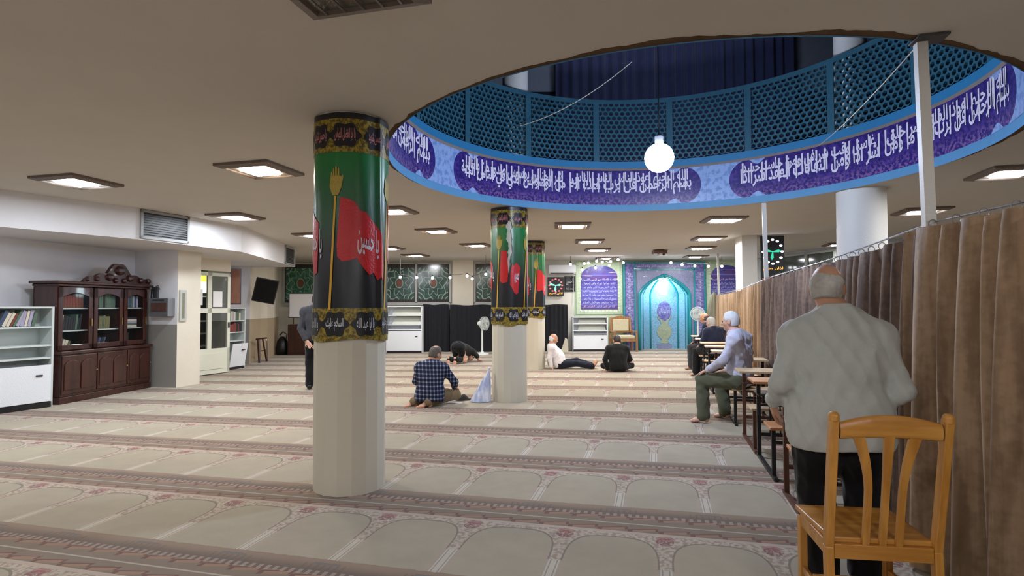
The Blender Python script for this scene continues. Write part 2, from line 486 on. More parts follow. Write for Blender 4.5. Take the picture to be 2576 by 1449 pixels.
# inscription band: four cartouches, white writing on purple tile
NAS = ['بسم الله الرحمن الرحيم قل اعوذ برب الناس ملك الناس', 'اله الناس من شر الوسواس الخناس الذي يوسوس في صدور الناس من الجنة والناس']
FALAQ = ['بسم الله الرحمن الرحيم قل اعوذ برب الفلق من شر ما خلق', 'ومن شر غاسق اذا وقب ومن شر النفاثات في العقد ومن شر حاسد اذا حسد']
IKHLAS = ['بسم الله الرحمن الرحيم قل هو الله احد', 'الله الصمد لم يلد ولم يولد ولم يكن له كفوا احد']
KAFIR = ['بسم الله الرحمن الرحيم قل يا ايها الكافرون لا اعبد ما تعبدون', 'ولا انتم عابدون ما اعبد لكم دينكم ولي دين']
def cartouche(k, verses):
    mid = math.radians(106.0 - 90.0 * k)                   # seen from inside, the writing runs to the left as the angle grows
    R1 = RR - 0.008
    me = bpy.data.meshes.new('inscription_band'); n = 48
    vs, fs, uvs = [], [], []
    for i in range(n + 1):
        s = (i / n - 0.5) * math.radians(90)
        for z in (3.07, 3.62):
            vs.append(ringpt(mid - s, R1, z)); uvs.append((s * RR, z - 3.345))
    for i in range(n): fs.append((2 * i, 2 * i + 2, 2 * i + 3, 2 * i + 1))
    me.from_pydata(vs, [], fs); me.materials.append(M_cart)
    uv = me.uv_layers.new(name='UVMap')
    for l in me.loops: uv.data[l.index].uv = uvs[l.vertex_index]
    o = bpy.data.objects.new('wall_inscription', me); COL.objects.link(o); o['kind'] = 'structure'
    mb = MB()
    # two interlaced lines, the first on the right half, the second over the left, each stacked in two storeys
    words = (verses[0] + ' ' + verses[1]).split(' ')
    h = len(words) // 2
    segs = []
    for part, (sa, sb) in ((words[:h], (1.98, 0.03)), (words[h:], (-0.03, -1.98))):
        q = len(part) // 2
        lo = part[0::2]; up = part[1::2]
        segs.append((' '.join(lo), sb + 0.02, sa, 3.215, 3.50)); segs.append((' '.join(up), sb + 0.05, sa - 0.05, 3.345, 3.60))
    for body, s0, s1, z0, z1 in segs:
        def fn(u, v, s0=s0, s1=s1, z0=z0, z1=z1):
            s = s0 + (s1 - s0) * u
            return ringpt(mid - s / RR, R1 - 0.006, z0 + (z1 - z0) * v)
        add_text(mb, body, fn, fat=0.022)
    # tall uprights that tie both storeys together
    r5 = random.Random(k)
    for q in range(34):
        s = -1.95 + 3.9 * (q + r5.uniform(0.1, 0.9)) / 34
        z0 = 3.24 + r5.uniform(0, 0.05); z1 = 3.56 + r5.uniform(0, 0.03)
        mb.quad(*[ringpt(mid - (s + ds) / RR, R1 - 0.006, z) for ds, z in ((-0.008, z0), (0.008, z0), (0.013, z1), (-0.013, z1))])
    l = mb.build('lettering', M_script, o, fix=False)
for k, vsx in enumerate((NAS, FALAQ, KAFIR, IKHLAS)): cartouche(k, vsx)
# pierced lattice: honeycomb cells between sixteen uprights
def make_lattice():
    mb = MB(); R2 = RR - 0.01
    rows = 13; pitch = 0.0905; ncol = 208; hz = (4.72 - 3.78) / rows
    da = 2 * PI / ncol
    for j in range(rows):
        for i in range(ncol):
            a = (i + 0.5 * (j % 2)) * da; zc = 3.78 + hz * (j + 0.5)
            if abs(((math.degrees(a) - 29.0) / 22.5 + 0.5) % 1.0 - 0.5) * 22.5 < 0.75: continue
            vs = []
            for (ro, rk) in ((1.0, 0.0), (0.68, 0.0), (0.68, 0.05)):
                for q in range(6):
                    t = PI / 6 + q * PI / 3
                    k = 0.545 if ro == 1.0 else 0.545 * ro
                    vs.append(ringpt(a + math.cos(t) * pitch * k * 1.06 / RR, R2 + rk, zc + math.sin(t) * hz * k * 1.26))
            fs = [(q, (q + 1) % 6, 6 + (q + 1) % 6, 6 + q) for q in range(6)] + [(6 + q, 6 + (q + 1) % 6, 12 + (q + 1) % 6, 12 + q) for q in range(6)]
            mb.add(vs, fs)
    for k in range(16):
        a = math.radians(29.0 + 22.5 * k); d = 0.016
        mb.grid(lambda u, v: ringpt(a + d - 2 * d * u, R2 - 0.012, 3.76 + 0.98 * v), 2, 1)
    mb.grid(lambda u, v: ringpt(-u * 2 * PI, R2 - 0.012, 4.69 + 0.07 * v), 128, 1)
    mb.grid(lambda u, v: ringpt(-u * 2 * PI, R2 - 0.012 + 0.10 * v, 4.76), 128, 1)
    o = struct('wall_lattice', mb, M_teal, fix=False)
make_lattice()
# upper gallery seen through the opening
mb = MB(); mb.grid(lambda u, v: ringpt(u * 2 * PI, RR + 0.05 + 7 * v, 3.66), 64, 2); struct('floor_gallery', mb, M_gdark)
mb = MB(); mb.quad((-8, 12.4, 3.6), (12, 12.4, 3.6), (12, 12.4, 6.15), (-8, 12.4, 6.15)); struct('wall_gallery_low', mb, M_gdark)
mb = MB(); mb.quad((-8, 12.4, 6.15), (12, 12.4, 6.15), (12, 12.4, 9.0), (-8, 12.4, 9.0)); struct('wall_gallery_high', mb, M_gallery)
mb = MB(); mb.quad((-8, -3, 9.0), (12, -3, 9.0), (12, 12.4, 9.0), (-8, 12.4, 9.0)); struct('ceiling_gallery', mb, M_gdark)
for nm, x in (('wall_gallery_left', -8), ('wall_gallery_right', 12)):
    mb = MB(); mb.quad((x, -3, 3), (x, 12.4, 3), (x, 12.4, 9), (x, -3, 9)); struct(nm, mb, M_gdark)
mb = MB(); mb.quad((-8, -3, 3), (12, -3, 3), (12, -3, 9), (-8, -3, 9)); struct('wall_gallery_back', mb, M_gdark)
gp = thing('gallery_fill_light', 'unseen cool light panel added on the gallery ceiling to brighten the gallery', 'ceiling light', (2.5, 8.6, 8.98))  # out-of-view panel, added to lift the dark drape and gallery walls
mb = MB(); mb.box(-0.5, 0.5, -0.5, 0.5, -0.05, 0.0); mb.build('frame', M_dgrey, gp)
mb = MB(); mb.quad((-0.4, -0.4, -0.055), (-0.4, 0.4, -0.055), (0.4, 0.4, -0.055), (0.4, -0.4, -0.055)); mb.build('diffuser', glow('gallery_fill_glow', (0.6, 0.7, 1.0), 9.0), gp, fix=False)
dr = thing('drape', 'dark blue pleated drape hanging high in the gallery beyond the lattice', 'curtain', (3.5, 12.15, 3.7))
mb = MB(); mb.grid(lambda u, v: ((u - 0.5) * 5.1, 0.06 * math.sin(u * 150) + 0.03 * math.sin(u * 61), 4.6 * v), 300, 1)
mb.build('cloth', M_drape, dr, smooth=True, fix=False)
mb = MB(); mb.tube([(-2.6, 0, 4.62), (2.6, 0, 4.62)], 0.03); mb.build('rod', M_dgrey, dr)
for x, y in ((-0.04 + 0.1, 8.95), (4.62, 7.7)):
    mb = MB(); mb.cyl((x, y, 3.66), (x, y, 9.0), 0.2, n=32); struct('column_gallery', mb, M_white, smooth=0.6)

# ------------------------------------------------------------------ walls
def wall_poly(name, pts, z0, z1, m):
    mb = MB()
    for a, b in zip(pts[:-1], pts[1:]): mb.quad((a[0], a[1], z0), (b[0], b[1], z0), (b[0], b[1], z1), (a[0], a[1], z1))
    return struct(name, mb, m)
def rc(t, s): return (EF.x * t + ER.x * s, EF.y * t + ER.y * s)
SL = -9.42                                            # left wall, measured across the room
pc = onz(443, 975); pt, ps = pc.x * EF.x + pc.y * EF.y, pc.x * ER.x + pc.y * ER.y
d1 = onz(470, 951); d2 = onz(577, 937)
wall_poly('wall_left', [rc(-6, SL), rc(pt, SL)], 0, H, M_wall)
mb = MB()
P0, P1, P2, P3 = rc(pt, SL - 0.3), rc(pt, ps), rc(pt + 0.55, ps), rc(pt + 0.55, SL - 0.3)
mb.prism([P0, P1], 'z', 0, H) if False else mb.quad((*P0, 0), (*P1, 0), (*P1, H), (*P0, H))
struct('wall_pier', mb, M_wall)
mb = MB(); mb.quad((*P1, 0), (*P2, 0), (*P2, H), (*P1, H)); mb.quad((*P2, 0), (*P3, 0), (*P3, H), (*P2, H))
struct('wall_pier_side', mb, mat('cream_pier_paint', speck(S(214, 206, 190), 0.08, 3.0), rough=0.8))
q = [onz(627, 915), onz(641, 909), onz(655, 905), onz(671, 902), onz(688, 897), onz(694, 889)]
q = [(p.x, p.y) for p in q]
b2 = onz(580, 934)
wall_poly('wall_left_far', [(b2.x - 0.05, b2.y), (b2.x - 0.62, b2.y + 0.15), (q[0][0] - 0.45, q[0][1] - 0.05), q[0]], 0, H, M_wall)
wall_poly('wall_left_end', q + [(-7.75, FARY)], 0, H, M_wallc)
# wall over the door, between door head and ceiling
wall_poly('wall_door_head', [rc(pt + 0.5, SL + 0.02), (d1.x, d1.y), (d2.x, d2.y), (b2.x - 0.05, b2.y)], 2.24, H, M_wallc)
# lobby behind the door
lb = [(d1.x - 0.2, d1.y - 0.9), (d1.x - 3.2, d1.y - 0.9), (d1.x - 3.6, d1.y + 3.6), (d2.x - 0.9, d2.y + 1.6)]
wall_poly('wall_lobby', lb, 0, H, M_wallc)
# far wall, left and right of the prayer niche
AX0, AX1, AXC = 4.20, 5.87, 5.035
def far_rect(mb, x0, x1, z0, z1, y=FARY): mb.quad((x0, y, z0), (x1, y, z0), (x1, y, z1), (x0, y, z1))
mb = MB(); far_rect(mb, -9, AX0 - 0.06, 0, H); far_rect(mb, AX1 + 0.06, 9.0, 0, H); far_rect(mb, AX0 - 0.06, AX1 + 0.06, 2.5, H)
def f_far():
    x, y, z = xyz(coords('World')); n = noise(coords('World'), 3.0, 4.0)
    c = mix(gt(x, 2.05), S(222, 218, 206), S(190, 206, 176))
    return scale_col(c, 0.92 + n * 0.12)
struct('wall_far', mb, mat('far_wall_paint', f_far, rough=0.7))
mb = MB(); mb.box(-1.95, -1.28, FARY - 0.12, FARY, 0, H); struct('wall_far_pier', mb, M_wallc)
mb = MB(); mb.quad((-13, -3.4, 0), (13.5, -3.4, 0), (13.5, -3.4, H), (-13, -3.4, H)); struct('wall_back', mb, M_wall)
W1 = onz(1968, 638, H); W2 = onz(2118, 619, H); wd = (W2 - W1).normalized()
WE = W1 + wd * 9.5; WS = Vector((8.1, FARY, 0))
wall_poly('wall_right', [(WS.x, WS.y), (W1.x, W1.y), (WE.x, WE.y), (13.5, 2.0), (13.5, -3.4)], 0, H, M_wall)
# windows in the right wall: dark glass between pale mullions
def f_dglass():
    n = noise(coords('World'), 1.2, 3.0); return mix(n, S(44, 50, 46), S(84, 90, 80))
M_dglass = mat('dark_window_glass', f_dglass, rough=0.08, spec=0.8)
M_mull = mat('window_metal', col=S(176, 178, 172), rough=0.5)
Tw = Matrix.Translation(W1) @ Matrix.Rotation(math.atan2(wd.y, wd.x), 4, 'Z')
def rw(name, mb, m, parent=None): return struct(name, mb, m, parent=parent)
mb = MB(); L = 6.6
mb.box(-0.05, L, -0.03, -0.02, 1.2 - H, -0.12, T=Tw); w4 = rw('window_4', mb, M_dglass)
mb = MB()
for k in range(7): mb.box(-0.05 + k, 0.01 + k, -0.08, -0.02, 1.15 - H, -0.06, T=Tw)
mb.box(-0.05, L, -0.08, -0.02, -0.12, -0.06, T=Tw); mb.box(-0.05, L, -0.08, -0.02, 1.12 - H, 1.2 - H, T=Tw)
rw('window_frame', mb, M_mull, w4)
# stained glass windows of the far wall
def f_stain(bg, bg2):
    def f():
        u, v, _ = xyz(coords('UV')); x = u - 0.5; y = (v - 0.5) * 0.92
        r = sq(x * x + y * y); th = mth('ARCTAN2', y, x)
        ln = lt(ab(r - 0.40 - 0.055 * sin(th * 8.0)), 0.014)
        ln = mx(ln, lt(ab(r - 0.25 + 0.06 * sin(th * 8.0 + 1.57)), 0.012))
        ln = mx(ln, lt(ab(r - 0.115), 0.010))
        x2 = ab(x) - 0.5; y2 = ab(y) - 0.46; rc_ = sq(x2 * x2 + y2 * y2)
        ln = mx(ln, lt(ab(rc_ - 0.24), 0.013)); ln = mx(ln, lt(ab(rc_ - 0.14), 0.011))
        cell = voro(vec(u, v), 9.0); n = noise(vec(u, v), 7.0, 2.0)
        c = mix(sstep(n, 0.4, 0.6), bg, bg2)
        c = mix(sstep(cell, 0.5, 0.3) * 0.45, c, S(26, 40, 54))
        c = mix(lt(r, 0.09), c, S(120, 66, 44))
        c = mix(ln, c, S(150, 172, 156))
        ed = mx(gt(ab(u - 0.5), 0.465), mx(gt(v, 0.90), lt(v, 0.075)))
        c = mix(ed, c, mix(gt(fr(u * 11.0), 0.5), S(66, 48, 46), S(40, 44, 42)))
        return c
    return f
M_st1 = mat('green_stained_glass', f_stain(S(36, 104, 76), S(62, 128, 98)), rough=0.15, spec=0.7)
M_st2 = mat('dark_stained_glass', f_stain(S(38, 66, 58), S(54, 88, 76)), rough=0.15, spec=0.7)
def window(idx, x0, x1, panes, m):
    zb, zt = 1.60, 2.87; y = FARY - 0.02
    fb = MB(); t = 0.035
    fb.box(x0, x1, y - 0.05, y, zb - 0.10, zb); fb.box(x0, x1, y - 0.05, y, zt, zt + 0.05)
    pw_ = (x1 - x0) / panes
    for k in range(panes + 1):
        xx = x0 + k * pw_; fb.box(xx - t, xx + t, y - 0.05, y, zb - 0.02, zt + 0.02)
    fo = struct('window_%d' % idx, fb, M_mull)
    for k in range(panes):
        me = bpy.data.meshes.new('pane')
        xa, xb = x0 + k * pw_ + t, x0 + (k + 1) * pw_ - t
        me.from_pydata([(xa, y - 0.02, zb), (xb, y - 0.02, zb), (xb, y - 0.02, zt), (xa, y - 0.02, zt)], [], [(0, 1, 2, 3)])
        me.materials.append(m); uv = me.uv_layers.new(name='UVMap')
        for l, c in zip(me.loops, ((0, 0), (1, 0), (1, 1), (0, 1))): uv.data[l.index].uv = c
        o = bpy.data.objects.new('pane', me); COL.objects.link(o); o.parent = fo
window(1, -7.56, -5.35, 2, M_st1)
window(2, -4.3, -2.05, 2, M_st2)
window(3, -1.24, 0.98, 2, M_st2)
# duct boxed in along the left wall
A, B, C_, D, E_ = (-6.6, 7.37), (-5.74, 8.79), (-5.44, 9.63), (-5.12, 10.8), (-5.68, 14.97)
SZ = 2.5
mb = MB(); mb.prism([(-8.9, 3.57), A, B, C_, D, E_, (-12.5, 15.4), (-12.5, 3.57)], 'z', SZ, H + 0.02)
struct('ceiling_duct', mb, mat('duct_paint', speck(S(220, 218, 219), 0.05, 2.0, 'World'), rough=0.8))
# ------------------------------------------------------------------ ceiling light panels
M_lframe = mat('lamp_frame', speck(S(112, 98, 88), 0.1, 8.0), rough=0.5)
M_lrefl = mat('lamp_reflector', col=S(170, 166, 160), rough=0.25, metal=0.6)
M_loff = mat('lamp_louvre_unlit', speck(S(120, 118, 112), 0.4, 14.0), rough=0.25, metal=0.5)
G_cool = glow('lamp_light_cool', LAMP_COOL, LAMP_POWER)
G_blue = glow('lamp_light_daylight', (0.82, 0.90, 1.0), LAMP_POWER * 1.25)
G_warm = glow('lamp_light_warm', LAMP_WARM, LAMP_POWER * 0.8)
def frustum(mb, a, z0, b, z1, mi=0):
    vs = [(x * a, y * a, z0) for x, y in ((-1, -1), (1, -1), (1, 1), (-1, 1))] + [(x * b, y * b, z1) for x, y in ((-1, -1), (1, -1), (1, 1), (-1, 1))]
    mb.add(vs, [(0, 1, 5, 4), (1, 2, 6, 5), (2, 3, 7, 6), (3, 0, 4, 7)], mi)
def light(px, py, label, warm=False, day=False, lou=False, rot=ROT, size=0.33, on=True, loc=None):
    p = loc or onz(px, py, H)
    t = thing('ceiling_light', label, 'ceiling light', (p.x, p.y, H), rot, 'square light panels on the ceiling')
    mb = MB(); frustum(mb, size, -0.001, size, -0.028); frustum(mb, size, -0.028, size * 0.80, -0.050); frustum(mb, size * 0.80, -0.050, size * 0.78, -0.03)
    mb.build('frame', M_lframe, t)
    k = size * 0.78
    mb = MB(); mb.quad((-k, -k, -0.03), (k, -k, -0.03), (k, k, -0.03), (-k, k, -0.03))
    e = size * (0.46 if not lou else 0.56)
    r = mb.build('reflector', M_lrefl if on else M_loff, t)
    if on:
        mb = MB(); mb.quad((-e, -e, -0.046), (-e, e, -0.046), (e, e, -0.046), (e, -e, -0.046))
        mb.build('diffuser', G_warm if warm else G_blue if day else G_cool, t, fix=False)
    if lou:
        mb = MB()
        for i in range(5):
            x = -k + 2 * k * (i + 0.5) / 5; mb.box(x - 0.006, x + 0.006, -k, k, -0.056, -0.047)
        mb.build('louvre', M_lrefl if on else M_loff, t)
    return t
light(195, 454, 'lit ceiling light furthest left, above the grey shelf', day=True)
light(655, 424, 'warm toned lit ceiling light left of the near banner column', warm=True)
light(594, 543, 'lit ceiling light just right of the grilled duct', day=True)
light(790, 590, 'lit ceiling light cut by the left edge of the near banner column')
light(985, 528, 'larger lit ceiling light peeping out right of the near banner column')
light(978, 623, 'smaller lit ceiling light peeping out right of the near banner column')
light(1098, 579, 'warm lit ceiling light between the near and second banner columns', warm=True)
light(1045, 641, 'lit ceiling light in front of the middle green window')
light(1198, 615, 'lit ceiling light just left of the second banner column')
light(1440, 565, 'louvred lit ceiling light right of the third banner column, nearest of its row', warm=True, lou=True, rot=ROT * 0.3)
light(1483, 605, 'louvred lit ceiling light, second of the row leading to the left tile panel', lou=True, rot=ROT * 0.3)
light(1503, 627, 'louvred lit ceiling light, third of the row leading to the left tile panel', lou=True, rot=ROT * 0.3)
light(1525, 648, 'lit ceiling light over the string of bulbs left of the niche', rot=ROT * 0.3)
light(1820, 550, 'louvred lit ceiling light under the blue rim, nearest of the row right of the niche', lou=True, rot=ROT * 0.3)
light(1782, 598, 'louvred lit ceiling light, second of the row right of the niche', lou=True, rot=ROT * 0.3)
light(1762, 622, 'louvred lit ceiling light, third of the row right of the niche', lou=True, rot=ROT * 0.3)
light(1750, 644, 'lit ceiling light right above the niche corner', rot=ROT * 0.3)
light(2318, 529, 'lit ceiling light behind the nearest white curtain post')
light(2545, 430, 'lit ceiling light at the right edge beyond the curtain')
light(2112, 613, 'lit ceiling light beside the plain white column')
c0 = onz(790, 38, H) + Vector((ER.x, ER.y, 0)) * 0.33 - Vector((EF.x, EF.y, 0)) * 0.33
light(0, 0, 'unlit louvred ceiling light overhead, cut by the top of the view', lou=True, on=False, loc=c0)
# unseen lit panels added behind the camera to brighten the near hall
for t_, s_ in ((-1.2, -7.0), (-0.6, -3.4), (-1.5, -1.2), (-0.8, 1.6), (0.8, 3.6), (-2.2, 3.8), (2.2, -7.2)):
    p = rc(t_, s_); light(0, 0, 'unseen lit ceiling light added behind the viewer', loc=Vector((p[0], p[1], H)))

# ------------------------------------------------------------------ bulb under the dome opening
bl = thing('hanging_bulb', 'glaring bare white bulb hanging in the middle of the round opening', 'light bulb', (1.585, 6.1, 3.04))
mb = MB(); mb.ball((0, 0, 0), 0.155, 24); mb.build('globe', glow('bulb_light', BULB_COL, BULB_POWER), bl, smooth=True)
mb = MB(); mb.lathe([(0.001, 0.145), (0.045, 0.145), (0.045, 0.23), (0.02, 0.25), (0.001, 0.25)], n=16); mb.build('socket', M_dgrey, bl, smooth=0.6)
mb = MB(); mb.tube([(0, 0, 0.24), (0, 0, 5.9)], 0.006, 6); mb.build('cord', M_black, bl)
M_wire = mat('pale_wire', col=S(190, 186, 170), rough=0.6)
def wire(name, label, a, b, sag, n=20, r=0.006):
    a, b = Vector(a), Vector(b)
    o = MB().tube([a.lerp(b, i / n) - Vector((0, 0, sag * 4 * (i / n) * (1 - i / n))) for i in range(n + 1)], r, 6).build(name, M_wire)
    return setp(o, label, 'wire')
wire('wire', 'thin white wire sagging across the left half of the round opening', ony(1590, 155, 8.0), ony(1308, 317, 8.6), 0.12)
wire('wire', 'thin pale wire slanting from the near curtain post up the right lattice', ony(2322, 98, 3.45), ony(2052, 372, 8.0), 0.05, r=0.004)

# ------------------------------------------------------------------ prayer niche
def f_tile(bg, bg2, ink, sc_=1.0):
    def f():
        x, y, z = xyz(coords('World')); p = vec(x, y, z)
        n = noise(p, 17.0 * sc_, 1.0); v = voro(p, 11.0 * sc_); n2 = noise(p, 40.0 * sc_, 2.0)
        vine = lt(ab(n - 0.5), 0.018); fl_ = lt(v, 0.22)
        c = mix(sstep(n2, 0.4, 0.6), bg, bg2)
        c = mix(vine * 0.7, c, ink); c = mix(fl_ * 0.55, c, S(120, 110, 180))
        til = mx(lt(fr(x / 0.15), 0.02), lt(fr(z / 0.15), 0.02))
        return scale_col(c, 1.0 - 0.12 * til)
    return f
M_tile = mat('pale_blue_tile', f_tile(S(116, 166, 194), S(146, 188, 210), S(72, 110, 164)), rough=0.3, coat=0.2)
M_tile2 = mat('grey_blue_tile', f_tile(S(128, 134, 168), S(150, 152, 180), S(90, 88, 140), 1.4), rough=0.3, coat=0.2)
M_tq = mat('turquoise_moulding', speck(S(28, 140, 150), 0.15, 5.0), rough=0.25, coat=0.3)
def f_purp():
    p = coords('World'); n = noise(p, 13.0, 3.0)
    return mix(sstep(n, 0.42, 0.6), S(92, 88, 146), S(126, 122, 178))
M_purp = mat('purple_tile', f_purp, rough=0.35)
def hw(h):                                                   # half width of the pointed arch at height h
    hs, ht = 1.80, 2.47; W = (AX1 - AX0) / 2
    if h <= hs: return W
    t = min(1.0, (h - hs) / (ht - hs))
    return W * max(0.0, math.cos(t * PI / 2) ** 0.78 * (1 - 0.10 * t))
YF = 18.9
arch = [(AXC - hw(h), h) for h in [0, 0.9] + [1.8 + 0.67 * k / 16 for k in range(17)]]
archR = [(2 * AXC - x, z) for x, z in reversed(arch)]
mh = MB()
# face of the niche wall pierced by the arch
X0, X1, ZT = 4.05, 6.02, 2.66
for (xa, za), (xb, zb) in zip(arch[:-1], arch[1:]):
    if abs(xa - xb) < 1e-6 and abs(za - zb) < 1e-6: continue
    mh.quad((X0, YF, za), (xa, YF, za), (xb, YF, zb), (X0, YF, zb)); mh.quad((2 * AXC - xa, YF, za), (X1, YF, za), (X1, YF, zb), (2 * AXC - xb, YF, zb))
mh.quad((X0, YF, arch[-1][1]), (X1, YF, arch[-1][1]), (X1, YF, ZT), (X0, YF, ZT))
struct('wall_niche_front', mh, M_tile2)
mb = MB()
yo = YF - 0.03
for x0_, x1_, z0_, z1_ in ((3.70, 4.05, 0.0, 2.86), (6.02, 6.36, 0.0, 2.86), (4.05, 6.02, ZT, 2.86)): mb.box(x0_, x1_, yo, FARY, z0_, z1_)
struct('wall_niche_border', mb, M_purp)
mb = MB()
for xx in (3.70, 4.05, 6.02, 6.36): mb.box(xx - 0.022, xx + 0.022, yo - 0.03, FARY, 0, 2.88)
mb.box(3.68, 6.38, yo - 0.03, FARY, 2.86, 2.90); mb.box(4.05, 6.02, yo - 0.03, FARY, ZT - 0.02, ZT + 0.02)
struct('trim_5', mb, M_tq)
mb = MB()
for x0_, x1_ in ((3.74, 4.01), (6.06, 6.32)):
    for k, b in enumerate(('بسم الله الرحمن الرحيم', 'الله لا اله الا هو الحي القيوم', 'لا تاخذه سنة ولا نوم', 'له ما في السموات')):
        z1_ = 2.55 - k * 0.56
        add_text(mb, b, lambda u, v, a=x0_, b_=x1_, z=z1_: (b_ - (b_ - a) * v if a > 5 else a + (b_ - a) * v, yo - 0.006, z - 0.52 * (u if a < 5 else 1 - u)))
for k, b in enumerate(('انما يعمر مساجد الله من امن بالله', 'واليوم الاخر واقام الصلوة')):
    add_text(mb, b, lambda u, v, k=k: (5.08 - k * 0.98 + 0.92 * u, yo - 0.006, 2.69 + 0.14 * v))
l = mb.build('trim_inscription', mat('lilac_lettering', col=S(206, 204, 236), rough=0.4), fix=False); l['kind'] = 'structure'
mb = MB(); mb.tube([(x, YF - 0.02, z) for x, z in arch + archR], 0.05, 8); struct('trim_6', mb, M_tq, smooth=True)
mb = MB(); mb.tube([(AXC + (x - AXC) * 0.955, YF + 0.07, z * 0.985) for x, z in arch + archR], 0.035, 8); struct('trim_7', mb, M_tq, smooth=True)
# five-sided recess and its half dome
plan = [(AX0, YF), (4.41, YF + 0.40), (4.715, YF + 0.66), (5.665, YF + 0.66), (5.84, YF + 0.40), (AX1, YF)]
hs_ = [0.0, 1.2] + [1.8 + 0.67 * k / 14 for k in range(15)]
W_ = (AX1 - AX0) / 2
def pl(i, h):
    k = hw(h) / W_; x, y = plan[i]; return (AXC + (x - AXC) * k, YF + (y - YF) * k ** 0.8 if k > 0 else YF, h)
mb = MB()
for a, b in zip(hs_[:-1], hs_[1:]):
    for i in range(5): mb.quad(pl(i, a), pl(i + 1, a), pl(i + 1, b), pl(i, b))
struct('wall_niche', mb, M_tile)
mb = MB()
for i in (1, 2, 3, 4): mb.tube([pl(i, h) for h in hs_[:-1]], 0.04 if i in (2, 3) else 0.02, 8)
struct('trim_8', mb, M_tq, smooth=True)
nb = YF + 0.66 - 0.012
def scallop(n, a, b, k=0.10, m=8): return [(a * math.cos(t) * (1 + k * math.cos(m * t)), b * math.sin(t) * (1 + k * math.cos(m * t))) for t in [2 * PI * i / n for i in range(n)]]
mb = MB(); mb.prism([(5.19 + x, 1.28 + z) for x, z in scallop(48, 0.235, 0.33, 0.04)], 'y', nb - 0.012, nb)
md = mb.build('trim_medallion', M_purp); md['kind'] = 'structure'
mb = MB(); add_text(mb, 'الله نور السموات والارض', lambda u, v: (5.00 + 0.38 * u, nb - 0.018, 1.16 + 0.24 * v)); mb.build('lettering', bpy.data.materials['lilac_lettering'], md, fix=False)
vase = [(0.10, 0.0), (0.16, 0.06), (0.08, 0.12), (0.20, 0.24), (0.26, 0.40), (0.20, 0.56), (0.11, 0.66), (0.13, 0.76), (0.26, 0.92), (0.05, 0.98)]
mb = MB(); mb.prism([(5.19 + x, 0.18 + z) for x, z in vase] + [(5.19 - x, 0.18 + z) for x, z in reversed(vase)], 'y', nb - 0.01, nb)
vo = mb.build('trim_vase', mat('olive_vase_tile', f_tile(S(150, 160, 130), S(176, 180, 150), S(110, 120, 90), 1.6), rough=0.4)); vo['kind'] = 'structure'
mb = MB(); mb.prism([(4.94, 0.0), (5.44, 0.0), (5.44, 0.16), (4.94, 0.16)], 'y', nb - 0.008, nb); o = mb.build('trim_plinth', M_tile2); o['kind'] = 'structure'
nl = thing('niche_lamp', 'glaring white tube lamp high inside the turquoise prayer niche', 'lamp', (5.08, YF + 0.28, 1.84))
mb = MB(); mb.cyl((0, 0, 0), (0, 0, 0.36), 0.105, n=20); mb.build('tube', glow('niche_light', (0.72, 0.93, 1.0), NICHE_POWER), nl, smooth=0.6)
mb = MB(); mb.cyl((0, 0, 0.36), (0, 0, 0.42), 0.05, n=12); mb.tube([(0, 0, 0.42), (0, 0.1, 0.45)], 0.012, 6); mb.build('fitting', M_white, nl)

# ------------------------------------------------------------------ arched tile panels with rows of writing
M_greenf = mat('pale_green_tile', f_tile(S(186, 206, 168), S(206, 220, 190), S(150, 180, 140), 2.0), rough=0.4)
def f_rows():
    x, y, z = xyz(coords('World')); k = fl(z / 0.165)
    n = noise(coords('World'), 7.0, 3.0)
    c = mix(rnd(k), S(64, 52, 140), S(92, 92, 178))
    c = mix(gt(rnd(k + 3.0), 0.55) * sstep(n, 0.4, 0.55) * 0.6, c, S(98, 52, 112))
    return mix(lt(fr(z / 0.165), 0.08), c, S(130, 140, 210))
M_rows = mat('blue_verse_tile', f_rows, rough=0.3, coat=0.3)
VERSES = ['الله لا اله الا هو الحي القيوم', 'لا تاخذه سنة ولا نوم له ما في السموات', 'وما في الارض من ذا الذي يشفع عنده', 'الا باذنه يعلم ما بين ايديهم وما خلفهم',
          'ولا يحيطون بشيء من علمه الا بما شاء', 'وسع كرسيه السموات والارض', 'ولا يؤده حفظهما وهو العلي العظيم', 'لا اكراه في الدين قد تبين الرشد من الغي']
